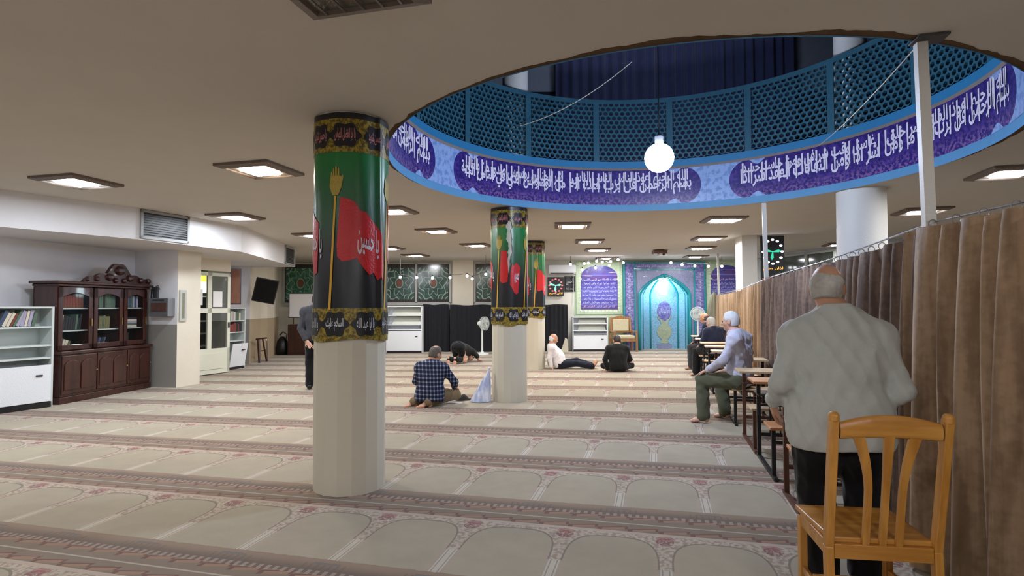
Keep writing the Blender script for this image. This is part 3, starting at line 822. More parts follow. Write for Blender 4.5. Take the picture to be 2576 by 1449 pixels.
def verse_panel(label, x0, x1, z0, zs, zt):
    t = thing('tile_panel', label, 'tile panel', ((x0 + x1) / 2, FARY - 0.004, 0), 0, 'arched blue tile panels beside the niche')
    hw_ = (x1 - x0) / 2; y = -0.03
    def prof(g, zz): # arched outline with a notched shoulder
        a = hw_ + g
        pts = [(-a, zz)] + [(-a, zs - 0.05), (-a + 0.04, zs), (-a, zs + 0.06)]
        pts += [(-a * 0.98 + a * 0.98 * (1 - math.cos(q)), zs + 0.10 + (zt + g - zs - 0.10) * math.sin(q)) for q in [PI / 2 * k / 8 for k in range(1, 9)]]
        return pts + [(-x, z) for x, z in reversed(pts[:-1])]
    a = hw_ + 0.16
    mb = MB(); mb.prism([(-a, z0 - 0.16), (a, z0 - 0.16), (a, 2.92), (-a, 2.92)], 'y', y + 0.01, 0.0); mb.build('surround', M_greenf, t)
    mb = MB()
    for k in range(34):
        z = z0 - 0.1 + k * 0.05
        for sx in (-1, 1): mb.box(sx * (hw_ + 0.035) - 0.03, sx * (hw_ + 0.035) + 0.03, y - 0.004, y + 0.01, z, z + 0.022)
    for k in range(28): mb.box(-hw_ + k * hw_ * 2 / 28, -hw_ + k * hw_ * 2 / 28 + 0.022, y - 0.004, y + 0.01, z0 - 0.10, z0 - 0.03)
    mb.build('dentils', mat('white_tile_edge', col=S(226, 232, 216), rough=0.4), t)
    mb = MB(); mb.prism(prof(0, z0), 'y', y - 0.01, y + 0.012); mb.build('field', M_rows, t)
    mb = MB()
    for k, vx in enumerate(VERSES):
        z = zs - 0.10 - k * 0.165 * (zs - z0) / (8 * 0.165)
        if z > z0: add_text(mb, vx, lambda u, v, z=z: (-hw_ * 0.93 + hw_ * 1.86 * u, y - 0.016, z + 0.115 * v))
    mb.build('lettering', bpy.data.materials['lilac_lettering'], t, fix=False)
    return t
verse_panel('arched blue tile panel of white verses left of the niche', 2.29, 3.50, 1.35, 2.36, 2.80)
verse_panel('arched blue tile panel half hidden by the curtain right of the niche', 6.60, 7.60, 1.35, 2.36, 2.80)

# ------------------------------------------------------------------ columns and the printed banners wrapped round them
def f_banner():
    x, y, z = xyz(coords()); n = noise(coords(), 5.0, 3.0)
    t = sstep(z, 2.18, 1.86); t2 = sstep(z, 2.75, 2.1)
    c = mix(t2, S(10, 122, 50), S(4, 76, 34)); c = mix(t, c, S(15, 17, 21))
    c = mix(gt(z, 2.915), c, S(20, 20, 26))
    return {'col': scale_col(c, 0.85 + n * 0.3), 'h': noise(vec(x * 1.0, y * 1.0, z * 0.25), 9.0, 3.0), 'd': 0.02}
M_satin = mat('printed_satin', f_banner, rough=0.34, spec=0.6, bump=0.25, aniso=0.3)
def f_gold():
    x, y, z = xyz(coords()); n = noise(coords(), 42.0, 3.0, 0.7); n2 = noise(coords(), 6.0, 2.0)
    c = mix(sstep(n, 0.42, 0.6), S(92, 78, 20), S(168, 146, 44))
    return scale_col(c, 0.7 + n2 * 0.5)
M_gold = mat('gold_printed_band', f_gold, rough=0.38, spec=0.5)
M_red = mat('red_flag_print', speck(S(196, 26, 30), 0.25, 5.0), rough=0.35, spec=0.5)
M_pole = mat('golden_staff_print', col=S(222, 172, 48), rough=0.4)
M_hand = mat('golden_hand_print', speck(S(176, 154, 60), 0.2, 20.0), rough=0.4)
M_medal = mat('black_medallion_print', col=S(16, 14, 18), rough=0.4)
M_pink = mat('pink_lettering', col=S(206, 130, 132), rough=0.5)
M_silver = mat('silver_lettering', col=S(206, 208, 216), rough=0.5)
FLAG = [(-16, 2.30), (-4, 2.29), (6, 2.26), (13, 2.20), (22, 2.19), (29, 2.15), (38, 2.11), (49, 2.04), (55, 1.92), (58, 1.78), (56, 1.64), (50, 1.69), (44, 1.66), (36, 1.72),
        (28, 1.70), (19, 1.75), (12, 1.80), (8, 1.83), (-2, 1.81), (-13, 1.80), (-20, 1.84), (-21, 1.93), (-19, 2.06)]
def banner_column(cx, cy, label_c, label_b, gap=None, shift=0.0, split=None, zlow=0.0, R=0.283, seed=1, seam=48.0):
    c = Vector((cx, cy)); d0 = (-c).normalized(); rt = Vector((-d0.y, d0.x))
    r_ = random.Random(seed)
    mb = MB()
    n = 16
    mb.lathe([(R, 0.0), (R, H)], (0, 0, 0), n)
    col = mb.build('column', M_column); col.location = (cx, cy, 0); col.rotation_euler = (0, 0, math.atan2(rt.y, rt.x) + math.radians(3)); col['kind'] = 'structure'
    col['label'] = label_c
    root = thing('column_banner', label_b, 'banner', (cx, cy, 0), 0, 'printed mourning banners wrapped round columns')
    def wrap(thd, z, dr):
        t = math.radians(thd); r = R + 0.012 + dr
        p = d0 * (r * math.cos(t)) + rt * (r * math.sin(t)); return (p.x, p.y, z)
    def fold(th, z):
        t = math.radians(th)
        w_ = 0.004 * math.sin(5 * t + seed) + 0.003 * math.sin(9 * t + z * 1.3 + seed * 2)
        dd = (th - seam - 3 * math.sin(z * 1.5)) / 5.0
        return w_ + 0.016 * math.exp(-dd * dd)
    def lower(th): return 1.19 + 0.012 * math.sin(math.radians(th) * 3 + seed) + zlow * math.exp(-((th + 5) / 26.0) ** 2)
    def g0(z): # half width of the torn opening between the two edges of the cloth, in degrees
        if not gap: return 0.0
        ga, z0, z1, k = gap
        if z < z0 or z > z1: return 0.02
        u = (z - z0) / (z1 - z0)
        return k * (0.25 + 0.75 * u ** 0.7) * min(1.0, (1 - u) * 9 + 0.15) * (1 + 0.25 * math.sin(z * 31) + 0.2 * math.sin(z * 67))
    ga = gap[0] if gap else 180.0
    def gmid(z): return ga + (3.0 * math.sin(z * 6.0) + 1.5 * math.sin(z * 17) if gap else 0)
    def cloth(u, z, dr=0.0):
        a, b = gmid(z) + g0(z), gmid(z) + 360 - g0(z)
        th = a + (b - a) * u
        return wrap(th, z, dr + fold(((th + 180) % 360) - 180, z))
    def band(name, z0, z1, m, dr, nz):
        mb = MB()
        def fn(u, v):
            th = ((ga + 360 * u + 180) % 360) - 180
            za = lower(th) if z0 is None else z0
            return cloth(u, za + (z1 - za) * v, dr)
        mb.grid(fn, 180, nz); return mb.build(name, m, root, smooth=True, fix=False)
    band('cloth', 1.40, 2.965, M_satin, 0.0, 60)
    tb = band('top_band', 2.655, 2.918, M_gold, 0.003, 12)
    bb = band('bottom_band', None, 1.44, M_gold, 0.003, 12)
    def patch(name, polys, m, par, dr, texts=()):
        bm = bmesh.new()
        for poly in polys:
            vs = [bm.verts.new((a, z, 0)) for a, z in poly]; bm.faces.new(vs)
        bmesh.ops.triangulate(bm, faces=bm.faces[:])
        lo = min(v.co.x for v in bm.verts); hi = max(v.co.x for v in bm.verts)
        k = math.ceil(lo / 5) * 5 + 0.013
        while k < hi:
            bmesh.ops.bisect_plane(bm, geom=bm.verts[:] + bm.edges[:] + bm.faces[:], plane_co=(k, 0, 0), plane_no=(1, 0, 0)); k += 5
        bmesh.ops.triangulate(bm, faces=bm.faces[:])
        mb = MB(); bm.verts.ensure_lookup_table()
        mb.add([wrap(v.co.x, v.co.y, dr + fold(v.co.x, v.co.y)) for v in bm.verts], [tuple(v.index for v in f.verts) for f in bm.faces]); bm.free()
        return mb.build(name, m, par, smooth=True)
    def write(body, th0, z0, w_, h, m, par, dr, slant=0.0):
        mb = MB(); add_text(mb, body, lambda u, v: wrap(th0 + w_ * (u - 0.5), z0 + h * (v - 0.5) + slant * (u - 0.5), dr + fold(th0 + w_ * (u - 0.5), z0)), fat=0.02)
        return mb.build('lettering', m, par, fix=False)
    def dense(poly, k=3):
        out = []
        for (a, b), (c2, d) in zip(poly, poly[1:] + poly[:1]):
            out += [(a + (c2 - a) * i / k, b + (d - b) * i / k) for i in range(k)]
        return out
    for rep, base in enumerate((shift, shift + 92, shift - 92, shift + 184)):
        fpoly = [(a + base, z) for a, z in FLAG]
        if rep == 0 and split: polys = [[(a + base, z) for a, z in q] for q in split]
        elif rep == 2: polys = [[(min(a, 38) + base, z) for a, z in FLAG[:8] + FLAG[13:]]]
        else: polys = [fpoly]
        fl_ = patch('flag_print', polys, M_red, root, 0.0045)
        if not (gap and rep == 0): write('يا حسين', base + 27, 1.96, 36, 0.24, M_silver, fl_, 0.0065, -0.05)
        else: write('حسين', base + 33, 1.90, 16, 0.2, M_silver, fl_, 0.0065, -0.03)
        st = patch('staff_print', [[(base - 25.0, 2.31), (base - 21.8, 2.31), (base - 30.6, 1.43), (base - 34.6, 1.43)]], M_pole, root, 0.006)
        z0 = 2.315
        hand = [[(base - 26.5, z0), (base - 20.2, z0), (base - 16.6, z0 + 0.06), (base - 17.2, z0 + 0.135), (base - 29.2, z0 + 0.135), (base - 30.4, z0 + 0.06)]]
        for q, (w0, t0) in enumerate(((-29.0, 0.165), (-26.4, 0.192), (-23.8, 0.205), (-21.2, 0.195))):
            hand.append([(base + w0, z0 + 0.13), (base + w0 + 2.1, z0 + 0.13), (base + w0 + 1.9, z0 + t0 - 0.012), (base + w0 + 1.0, z0 + t0), (base + w0 + 0.2, z0 + t0 - 0.012)])
        hand.append([(base - 17.9, z0 + 0.06), (base - 16.6, z0 + 0.06), (base - 14.8, z0 + 0.13), (base - 15.6, z0 + 0.15), (base - 17.6, z0 + 0.12)])
        hand = [[(base - 23.4 + (a + 23.4 - base) * 1.4, z0 + (z - z0) * 1.12) for a, z in q] for q in hand]
        patch('hand_print', hand, M_hand, st, 0.0065)
    for q in range(8):
        th = shift - 10 + q * 45 + (0 if q % 2 == 0 else 3)
        if gap and abs(((th - gap[0] + 180) % 360) - 180) < 4: th += 9
        if q % 1 == 0:
            a = 20 if q % 2 == 0 else 16
            pm = patch('medallion', [[(th + x, 2.787 + z) for x, z in scallop(36, a * 1.12, 0.094, 0.12, 6)]], M_medal, tb, 0.006)
            write('يا ابا الفضل العباس' if q % 2 == 0 else 'يا حسين شهيد', th, 2.79, a * 1.55, 0.105, M_pink, pm, 0.0075, 0.0)
            th2 = shift - 24 + q * 45 + (2 if q % 2 else 0)
            pm = patch('medallion', [[(th2 + x, 1.318 + z) for x, z in scallop(36, 20.5, 0.096, 0.12, 6)]], M_medal, bb, 0.006)
            write('السلام عليك' if q % 2 == 0 else 'يا ابا عبد الله', th2, 1.315, 29, 0.10, M_silver, pm, 0.0075)
    return root
banner_column(-1.325, 4.70, 'faceted cream column nearest the viewer, under a printed banner', 'green, red and black printed banner round the nearest column', seed=1)
SPL = [[(-16, 2.30), (2, 2.29), (7, 1.98), (4, 1.82), (-13, 1.80), (-20, 1.84), (-19, 2.06)],
       [(18, 2.10), (22, 2.06), (32, 2.12), (46, 2.04), (42, 1.88), (38, 1.66), (32, 1.63), (24, 1.66), (20, 1.70), (12, 1.78), (13, 1.95)]]
banner_column(-0.04, 8.93, 'faceted column with the torn banner, second from the viewer', 'printed banner round the second column, torn open down its front', gap=(-1.0, 1.95, 2.80, 9.0), shift=-10, split=SPL, zlow=-0.05, seed=2, R=0.272, seam=60)
banner_column(0.49, 13.45, 'column third from the viewer, its banner half hidden', 'printed banner round the third column, behind the torn one', gap=(22.0, 1.75, 2.93, 3.2), shift=38, seed=3, R=0.278)
def plain_column(x, y, r, label, z1=H):
    mb = MB(); mb.cyl((0, 0, 0), (0, 0, z1), r, n=32)
    o = struct('column', mb, M_white, smooth=0.6); o.location = (x, y, 0); o['label'] = label; return o
plain_column(4.66, 7.60, 0.292, 'plain white round column beyond the curtain')
p = onz(1890, 592, H)
mb = MB(); mb.box(-0.155, 0.155, -0.3, 0.3, 0, H); o = struct('column', mb, M_white); put(o, (p.x, p.y + 0.3, 0), ROT * 0.6); o['label'] = 'square white column beside the tall digital clock'
CLKY = p.y
plain_column((2121 - 1288) / 1440 * 11.2, 11.2, 0.1, 'slim bright column behind the plain white column')
# ------------------------------------------------------------------ wooden chair in front
M_oak = mat('varnished_oak', wood(S(176, 118, 46), S(206, 148, 70), 'z'), rough=0.35, coat=0.25, bump=0.06)
M_oakx = mat('varnished_oak_across', wood(S(176, 118, 46), S(210, 152, 74), 'x'), rough=0.35, coat=0.25, bump=0.06)
def make_chair():
    t = thing('dining_chair', 'honey-coloured wooden chair with three fanned slats nearest the viewer', 'chair', (1.548, 2.575, 0), math.radians(-8))
    t.scale = (0.87, 1, 1)
    W, D = 0.238, 0.20
    for sx in (-1, 1):
        mb = MB()
        for a, b in (((sx * W, -D, 0), (sx * W, -D + 0.02, 0.45)), ((sx * W, -D + 0.02, 0.45), (sx * (W + 0.005), -D - 0.075, 1.0))): mb.bar(a, b, 0.038, 0.042)
        mb.tube([(sx * (W + 0.005), -D - 0.075, 0.985), (sx * (W + 0.005), -D - 0.077, 1.012), (sx * (W + 0.005), -D - 0.078, 1.022)], [0.025, 0.024, 0.012], 10)
        mb.build('leg', M_oak, t, bevel=0.005)
        mb = MB(); mb.bar((sx * 0.215, D - 0.02, 0), (sx * 0.215, D - 0.02, 0.445), 0.04); mb.build('leg', M_oak, t, bevel=0.005)
    mb = MB(); mb.prism([(-0.24, D + 0.015), (0.24, D + 0.015), (0.228, -D + 0.02), (-0.228, -D + 0.02)], 'z', 0.462, 0.486); mb.build('seat', M_oakx, t, bevel=0.006)
    mb = MB()
    mb.bar((-W + 0.02, -D + 0.015, 0.432), (W - 0.02, -D + 0.015, 0.432), 0.024, 0.06); mb.bar((-0.2, D - 0.015, 0.432), (0.2, D - 0.015, 0.432), 0.024, 0.06)
    for sx in (-1, 1): mb.bar((sx * (W - 0.004), -D + 0.03, 0.432), (sx * 0.217, D - 0.03, 0.432), 0.024, 0.06)
    mb.build('apron', M_oakx, t, bevel=0.003)
    mb = MB()
    for sx in (-1, 1): mb.bar((sx * (W - 0.002), -D + 0.02, 0.20), (sx * 0.215, D - 0.03, 0.20), 0.022, 0.03)
    mb.bar((-0.215, 0.05, 0.21), (0.215, 0.05, 0.21), 0.022, 0.03); mb.build('stretcher', M_oakx, t, bevel=0.003)
    mb = MB()
    def rail(u, v):
        x = -W + 0.02 + (2 * W - 0.04) * u; cr = 1 - (2 * u - 1) ** 2; a = 2 * PI * v
        return (x, -D - 0.070 + 0.008 * cr + 0.013 * math.cos(a), 0.945 + 0.030 * cr * (1 if math.sin(a) > 0 else 0.2) + 0.034 * math.sin(a))
    mb.grid(rail, 24, 12); mb.build('top_rail', M_oakx, t, smooth=True)
    for k, (xb, xt, wt) in enumerate(((-0.075, -0.135, 0.052), (0.0, 0.0, 0.046), (0.072, 0.115, 0.052))):
        mb = MB(); pts = 12; prof = []
        def cx(s): return xb + (xt - xb) * max(0, (s - 0.45) / 0.55) ** 1.8
        def ww(s): return 0.030 + (wt - 0.030) * max(0, (s - 0.5) / 0.5) ** 1.5
        z0, z1 = 0.462, 0.93
        for i in range(pts):
            s0, s1 = i / pts, (i + 1) / pts
            ya, yb = -D + 0.015 - 0.078 * s0, -D + 0.015 - 0.078 * s1
            vs = []
            for s, y in ((s0, ya), (s1, yb)):
                z = z0 + (z1 - z0) * s
                vs += [(cx(s) - ww(s) / 2, y - 0.008, z), (cx(s) + ww(s) / 2, y - 0.008, z), (cx(s) + ww(s) / 2, y + 0.008, z), (cx(s) - ww(s) / 2, y + 0.008, z)]
            mb.add(vs, [(0, 1, 5, 4), (1, 2, 6, 5), (2, 3, 7, 6), (3, 0, 4, 7)])
        mb.build('slat', M_oak, t)
    return t
make_chair()

# ------------------------------------------------------------------ school desks: desk and bench joined by a metal frame
M_topA = mat('pale_desk_board', wood(S(196, 168, 128), S(214, 188, 150), 'x'), rough=0.4, coat=0.15)
M_topB = mat('orange_desk_board', wood(S(190, 128, 80), S(206, 146, 96), 'x'), rough=0.4, coat=0.15)
M_fbrown = mat('brown_metal_frame', speck(S(92, 56, 40), 0.15, 5.0), rough=0.5)
M_fblack = mat('black_metal_frame', speck(S(26, 26, 28), 0.15, 5.0), rough=0.45)
def edge_at(Y): return 1.955 + 0.243 * (Y - 3.95)
def school_desk(Y, dy, label, mtop, mfr, w_=0.48):
    t = thing('school_desk', label, 'desk', (edge_at(Y), Y, 0), ROT, 'school desks with joined benches along the curtain')
    for x in (0.02, w_ - 0.02):
        mb = MB(); mb.bar((x, 0, 0.02), (x, 0, 0.425), 0.032, 0.032); mb.build('leg', mfr, t)
        mb = MB(); mb.bar((x, dy, 0.02), (x, dy, 0.715), 0.034, 0.034); mb.build('leg', mfr, t)
        mb = MB(); mb.bar((x, -0.10, 0.015), (x, dy + 0.07, 0.015), 0.032, 0.03); mb.build('runner', mfr, t)
    mb = MB(); mb.bar((0.02, dy, 0.22), (w_ - 0.02, dy, 0.22), 0.025, 0.03); mb.bar((0.02, 0, 0.30), (w_ - 0.02, 0, 0.30), 0.02, 0.025)
    for k in range(5): mb.bar((0.12 + k * 0.09, dy, 0.22), (0.12 + k * 0.09, dy, 0.50), 0.012)
    mb.bar((0.02, dy, 0.50), (w_ - 0.02, dy, 0.50), 0.02, 0.025)
    mb.build('cross_frame', mfr, t)
    mb = MB(); mb.box(-0.03, w_ + 0.03, -0.15, 0.15, 0.428, 0.452); mb.build('seat', mtop, t, bevel=0.004)
    mb = MB(); mb.box(-0.05, w_ + 0.03, dy - 0.18, dy + 0.20, 0.718, 0.742); mb.build('desk_top', mtop, t, bevel=0.004)
    mb = MB(); mb.box(0.0, w_, dy - 0.14, dy + 0.16, 0.60, 0.61); mb.build('book_shelf', mfr, t)
    return t
school_desk(4.02, 0.42, 'school desk beside the standing man, nearest the viewer', M_topB, M_fbrown)
school_desk(4.86, 0.70, 'orange-topped school desk with a black frame', M_topB, M_fblack)
school_desk(5.74, 0.68, 'pale-topped school desk with a brown frame behind the lilac-shirted man', M_topA, M_fbrown)
school_desk(7.05, 0.75, 'school desk whose bench the lilac-shirted man sits on', M_topA, M_fblack)
school_desk(8.35, 0.80, 'pale school desk just beyond the lilac-shirted man', M_topA, M_fbrown)
school_desk(9.55, 0.70, 'pale school desk second beyond the lilac-shirted man', M_topA, M_fblack)
school_desk(10.55, 0.65, 'pale school desk right behind the navy-shirted man', M_topA, M_fblack)
school_desk(11.75, 0.75, 'school desk whose bench the navy-shirted man sits on', M_topA, M_fblack)
school_desk(13.05, 0.70, 'school desk furthest from the viewer, by the bald man', M_topA, M_fblack)

# ------------------------------------------------------------------ dividing curtain
def f_velvet(c1, c2):
    def f():
        x, y, z = xyz(coords()); n = noise(vec(x * 9.0, y * 9.0, z * 1.0), 1.6, 5.0); n2 = noise(coords(), 26.0, 3.0)
        return {'col': mix(sstep(n * 0.75 + n2 * 0.25, 0.38, 0.62), c1, c2), 'h': n2}
    return f
M_velA = mat('camel_velvet', f_velvet(S(142, 116, 90), S(182, 154, 124)), rough=0.75, sheen=0.15, bump=0.1)
M_velB = mat('brown_velvet', f_velvet(S(88, 70, 60), S(130, 108, 92)), rough=0.8, sheen=0.1, bump=0.1)
M_velC = mat('tan_velvet', f_velvet(S(134, 104, 72), S(170, 138, 100)), rough=0.8, sheen=0.1, bump=0.1)
M_post = mat('white_post_paint', speck(S(216, 214, 208), 0.06, 3.0), rough=0.5)
M_ring = mat('steel_wire', col=S(186, 186, 190), rough=0.3, metal=0.8)
PA = ony(2340, 94, 3.25); PA.z = 0
PB = Vector((3.76, 8.42, 0)); PC = Vector((6.06, 16.75, 0))
PN = Vector((1.95, 1.0, 0))
RZ = {'N': 1.86, 'A': 1.925, 'B': 1.855, 'C': 1.81}
def curtain(label, a, b, za, zb, m, folds, amp, sag=0.0, seed=0, over=0.0, near=False):
    t = thing('curtain', label, 'curtain', (a.x, a.y, 0), 0, 'curtains of the dividing screen')
    d = b - a; L = d.length; d.normalize(); nn = Vector((d.y, -d.x, 0)); r_ = random.Random(seed)
    ph = [r_.uniform(0, 6.28) for _ in range(6)]
    def fnw(u, v):
        s = u * L; top = v ** 6
        q = folds * (u + 0.012 * math.sin(u * 37 + ph[0]) + 0.02 * math.sin(u * 11 + ph[1]) + (1 - v) * 0.010 * math.sin(u * 23 + ph[2]))
        fq = q - math.floor(q); w_ = (fq / 0.62 if fq < 0.62 else (1 - fq) / 0.38) * 2 - 1; w_ = math.sin(w_ * PI / 2 * 0.9) ; w2 = math.sin(2 * PI * q * 0.5 + ph[3] + v)
        f = amp * ((abs(w_) ** 0.7 * (1 if w_ > 0 else -1)) * (0.45 + 0.55 * (1 - v) ** 0.4) + 0.45 * w2 * (1 - v)) * (1 - 0.45 * top)
        s2 = s + amp * 0.5 * math.cos(2 * PI * q) * (1 - v * 0.5)
        z = 0.02 + (za + (zb - za) * u - sag * 4 * u * (1 - u) - 0.035 - 0.012 * (1 - abs(math.sin(PI * q * 0.5))) - 0.02) * v
        p = d * s2 + nn * (f + over)
        return (p.x, p.y, z)
    mb = MB(); mb.grid(fnw, int(folds * 18), 22)
    mb.build('cloth', m, t, smooth=True, fix=False)
    nr = max(4, int(folds / 1.2))
    for k in range(nr):
        u = (k + 0.5) / nr; p = d * (u * L); z = za + (zb - za) * u - sag * 4 * u * (1 - u)
        mb = MB(); mb.tube([(p.x + nn.x * over * 0.3 + 0.022 * math.cos(q) * nn.x, p.y + 0.022 * math.cos(q) * nn.y, z - 0.012 + 0.024 * math.sin(q)) for q in [2 * PI * i / 12 for i in range(12)]], 0.0028, 5, closed=True)
        mb.build('ring', M_ring, t)
    return t
dAB = (PB - PA).normalized()
curtain('camel velvet curtain panel nearest the viewer, right of the wooden chair', PN, PA + dAB * 0.1, RZ['N'], RZ['A'], M_velA, 12, 0.085, 0.0, 1, over=-0.10, near=True)
mid = PA.lerp(PB, 0.40)
curtain('brown velvet curtain right of the standing man, beyond the near post', PA + dAB * 0.02, mid, RZ['A'] - 0.02, RZ['B'] + 0.02, M_velB, 12, 0.07, 0.02, 2, over=-0.07)
curtain('greyish brown velvet curtain behind the lilac-shirted man', mid, PB, RZ['B'] + 0.02, RZ['B'], M_velB, 17, 0.062, 0.0, 3, over=-0.07)
curtain('tan velvet curtain with a drooping top, furthest toward the niche', PB, PC, RZ['B'], RZ['C'], M_velC, 30, 0.045, 0.05, 4, over=-0.06)
mb = MB()
rl = [PN + Vector((0, 0, RZ['N'])), PA + Vector((0, 0, RZ['A'])), mid + Vector((0, 0, RZ['B'] + 0.02)), PB + Vector((0, 0, RZ['B']))]
rl += [PB.lerp(PC, k / 10) + Vector((0, 0, RZ['B'] + (RZ['C'] - RZ['B']) * k / 10 - 0.05 * 4 * (k / 10) * (1 - k / 10))) for k in range(1, 11)]
mb.tube(rl, 0.006, 6); setp(mb.build('curtain_wire', M_ring), 'steel wire the dividing curtains hang from', 'wire')
def post(p, label, lean, zt, plate=False):
    t = thing('curtain_post', label, 'post', (p.x, p.y, 0), ROT, 'white posts of the dividing screen')
    mb = MB(); mb.bar((0.02, 0.035, 0), (lean, 0.0, zt), 0.055, 0.055); mb.build('shaft', M_post, t)
    if plate:
        mb = MB(); mb.box(lean - 0.05, lean + 0.11, -0.10, 0.03, zt - 0.012, zt - 0.002); mb.build('plate', M_dgrey, t)
    mb = MB(); mb.box(-0.04, 0.08, -0.02, 0.09, 0, 0.012); mb.build('foot', M_dgrey, t)
    return t
post(PA, 'white curtain post nearest the viewer, rising to the rim of the opening', -0.05, H - 0.005, True)
post(PB, 'white curtain post in front of the tall digital clock', -0.03, H - 0.005)
post(PC, 'white curtain post furthest away beside the niche', -0.02, H - 0.005)
# cloth bundle hanging beyond the far end of the curtain
hb = ony(1797, 738, 17.2)
t = thing('hanging_cloth', 'greenish grey cloth bundle hanging beside the right niche border', 'cloth', (hb.x, hb.y, 0))
mb = MB(); mb.lathe([(0.03, 1.86), (0.10, 1.75), (0.17, 1.40), (0.24, 1.05), (0.27, 0.72), (0.02, 0.70)], n=30)
mb.v = [(x * (1 + 0.14 * math.sin(9 * math.atan2(y, x))), y * (1 + 0.14 * math.sin(9 * math.atan2(y, x))), z) for x, y, z in mb.v]
mb.build('cloth', mat('olive_grey_cloth', speck(S(120, 116, 96), 0.2, 6.0), rough=0.9), t, smooth=True)
mb = MB(); mb.tube([(0, 0, 1.85), (0, 0.0, 2.0)], 0.01, 6); mb.tube([(0.02, 0, 0.72), (0.02, 0, 0)], 0.012, 6); mb.build('stand', M_dgrey, t)

# ------------------------------------------------------------------ tall digital clock and the small one
def led(n): return glow(n[0], n[1], n[2])
G_white = glow('led_white', (0.85, 0.85, 1.0), 5.0); G_teal = glow('led_teal', (0.05, 0.70, 0.42), 0.42); G_orange = glow('led_orange', (1.0, 0.36, 0.03), 1.2); G_red = glow('led_red', (1.0, 0.12, 0.14), 1.0)
G_green2 = glow('led_green', (0.25, 0.9, 0.5), 0.8); G_pink = glow('led_pink', (1.0, 0.16, 0.18), 0.8); G_pale = glow('led_pale', (1.0, 0.86, 0.72), 5.0)
def clock(label, px0, px1, py0, py1, Y, dots, hand, text_, textm, lower=None, rot=0.0, hand2=None):
    a = ony(px0, py1, Y); b = ony(px1, py0, Y); W, Hh = b.x - a.x, b.z - a.z
    t = thing('digital_clock', label, 'clock', ((a.x + b.x) / 2, Y, a.z), rot)
    mb = MB(); mb.box(-W / 2, W / 2, 0, 0.06, 0, Hh); mb.build('case', M_black, t, bevel=0.006)
    dm = MB(); cz = Hh - W * (0.72 if Hh > 1.4 * W else 0.52); R_ = W * 0.40
    for k in range(12):
        q = PI * k / 6; x, z = R_ * math.sin(q) * (1 if Hh < 1.5 * W else 1.0), cz + R_ * (1.35 if Hh > 1.4 * W else 1) * math.cos(q)
        dm.prism([(x + 0.032 * math.cos(i * PI / 5) * W / 0.5, z + 0.022 * math.sin(i * PI / 5) * W / 0.5) for i in range(10)], 'y', -0.006, 0.001)
    dm.build('hour_lights', dots, t)
    hm = MB(); z0 = cz
    for ang_, L in ((1.45, 0.36), (-1.35, 0.42), (3.25, 0.38)):
        dx, dz = math.sin(ang_), math.cos(ang_); L *= W
        hm.prism([(-dz * 0.02 * W, z0 + dx * 0.02 * W), (dx * L * 0.7 - dz * 0.065 * W, z0 + dz * L * 0.7 + dx * 0.065 * W), (dx * L, z0 + dz * L), (dx * L * 0.7 + dz * 0.065 * W, z0 + dz * L * 0.7 - dx * 0.065 * W), (dz * 0.02 * W, z0 - dx * 0.02 * W)], 'y', -0.007, 0.001)
    hm.build('hands', hand, t)
    tm = MB(); zt = Hh * (0.22 if lower else 0.06); th_ = W * 0.17
    add_text(tm, text_, lambda u, v: (-W * 0.42 + W * 0.84 * u, -0.004, zt + th_ * v)); tm.build('text_display', textm, t, fix=False)
    if lower:
        lm = MB(); add_text(lm, lower, lambda u, v: (-W * 0.45 + W * 0.9 * u, -0.004, 0.02 + W * 0.13 * v)); lm.build('lower_display', G_red, t, fix=False)
    return t
clock('tall black digital clock with teal hands and orange text, by the white post', 1917, 1971, 593, 706, CLKY - 0.1, G_white, G_teal, 'اذان صبح', G_orange, 'وقت شرعي', rot=math.radians(-10))
clock('small black digital clock with red dots and green hands on the far wall', 1378, 1418, 697, 745, FARY - 0.1, G_pink, G_green2, 'اذان صبح', G_orange, None)
# black flag beside it
a = ony(1420, 734, FARY - 0.03); b = ony(1447, 695, FARY - 0.03)
t = thing('wall_flag', 'small black cloth with grey writing right of the small clock', 'flag', ((a.x + b.x) / 2, FARY - 0.03, a.z))
w2, h2 = (b.x - a.x) / 2, b.z - a.z
mb = MB(); mb.grid(lambda u, v: (-w2 + 2 * w2 * u, -0.01 * math.sin(u * 9), h2 * v), 16, 6); mb.build('cloth', M_black, t, smooth=True)
mb = MB(); add_text(mb, 'يا حسين', lambda u, v: (-w2 * 0.7 + 1.4 * w2 * u, -0.025, h2 * (0.45 + 0.42 * v))); add_text(mb, 'شهيد كربلا', lambda u, v: (-w2 * 0.7 + 1.4 * w2 * u, -0.025, h2 * (0.12 + 0.14 * v))); mb.build('lettering', M_silver, t, fix=False)
# split air conditioner
a = ony(1379, 692, FARY); b = ony(1447, 666, FARY); W = b.x - a.x; Hh = b.z - a.z
t = thing('air_conditioner', 'white wall air conditioner above the small clock', 'air conditioner', ((a.x + b.x) / 2, FARY - 0.004, a.z))
mb = MB(); mb.prism([(0, 0), (-0.15, 0.03), (-0.2, 0.10), (-0.2, Hh - 0.03), (-0.16, Hh), (0, Hh)], 'x', -W / 2, W / 2); mb.build('body', M_metalw, t, bevel=0.008)
mb = MB(); mb.box(-W * 0.42, W * 0.42, -0.195, -0.14, 0.03, 0.055); mb.build('louvre', M_dgrey, t)
mb = MB(); mb.tube([(W * 0.42, -0.03, 0), (W * 0.43, -0.03, -0.5), (W * 0.40, -0.03, -1.0)], 0.008, 6); mb.build('cable', M_paper, t)

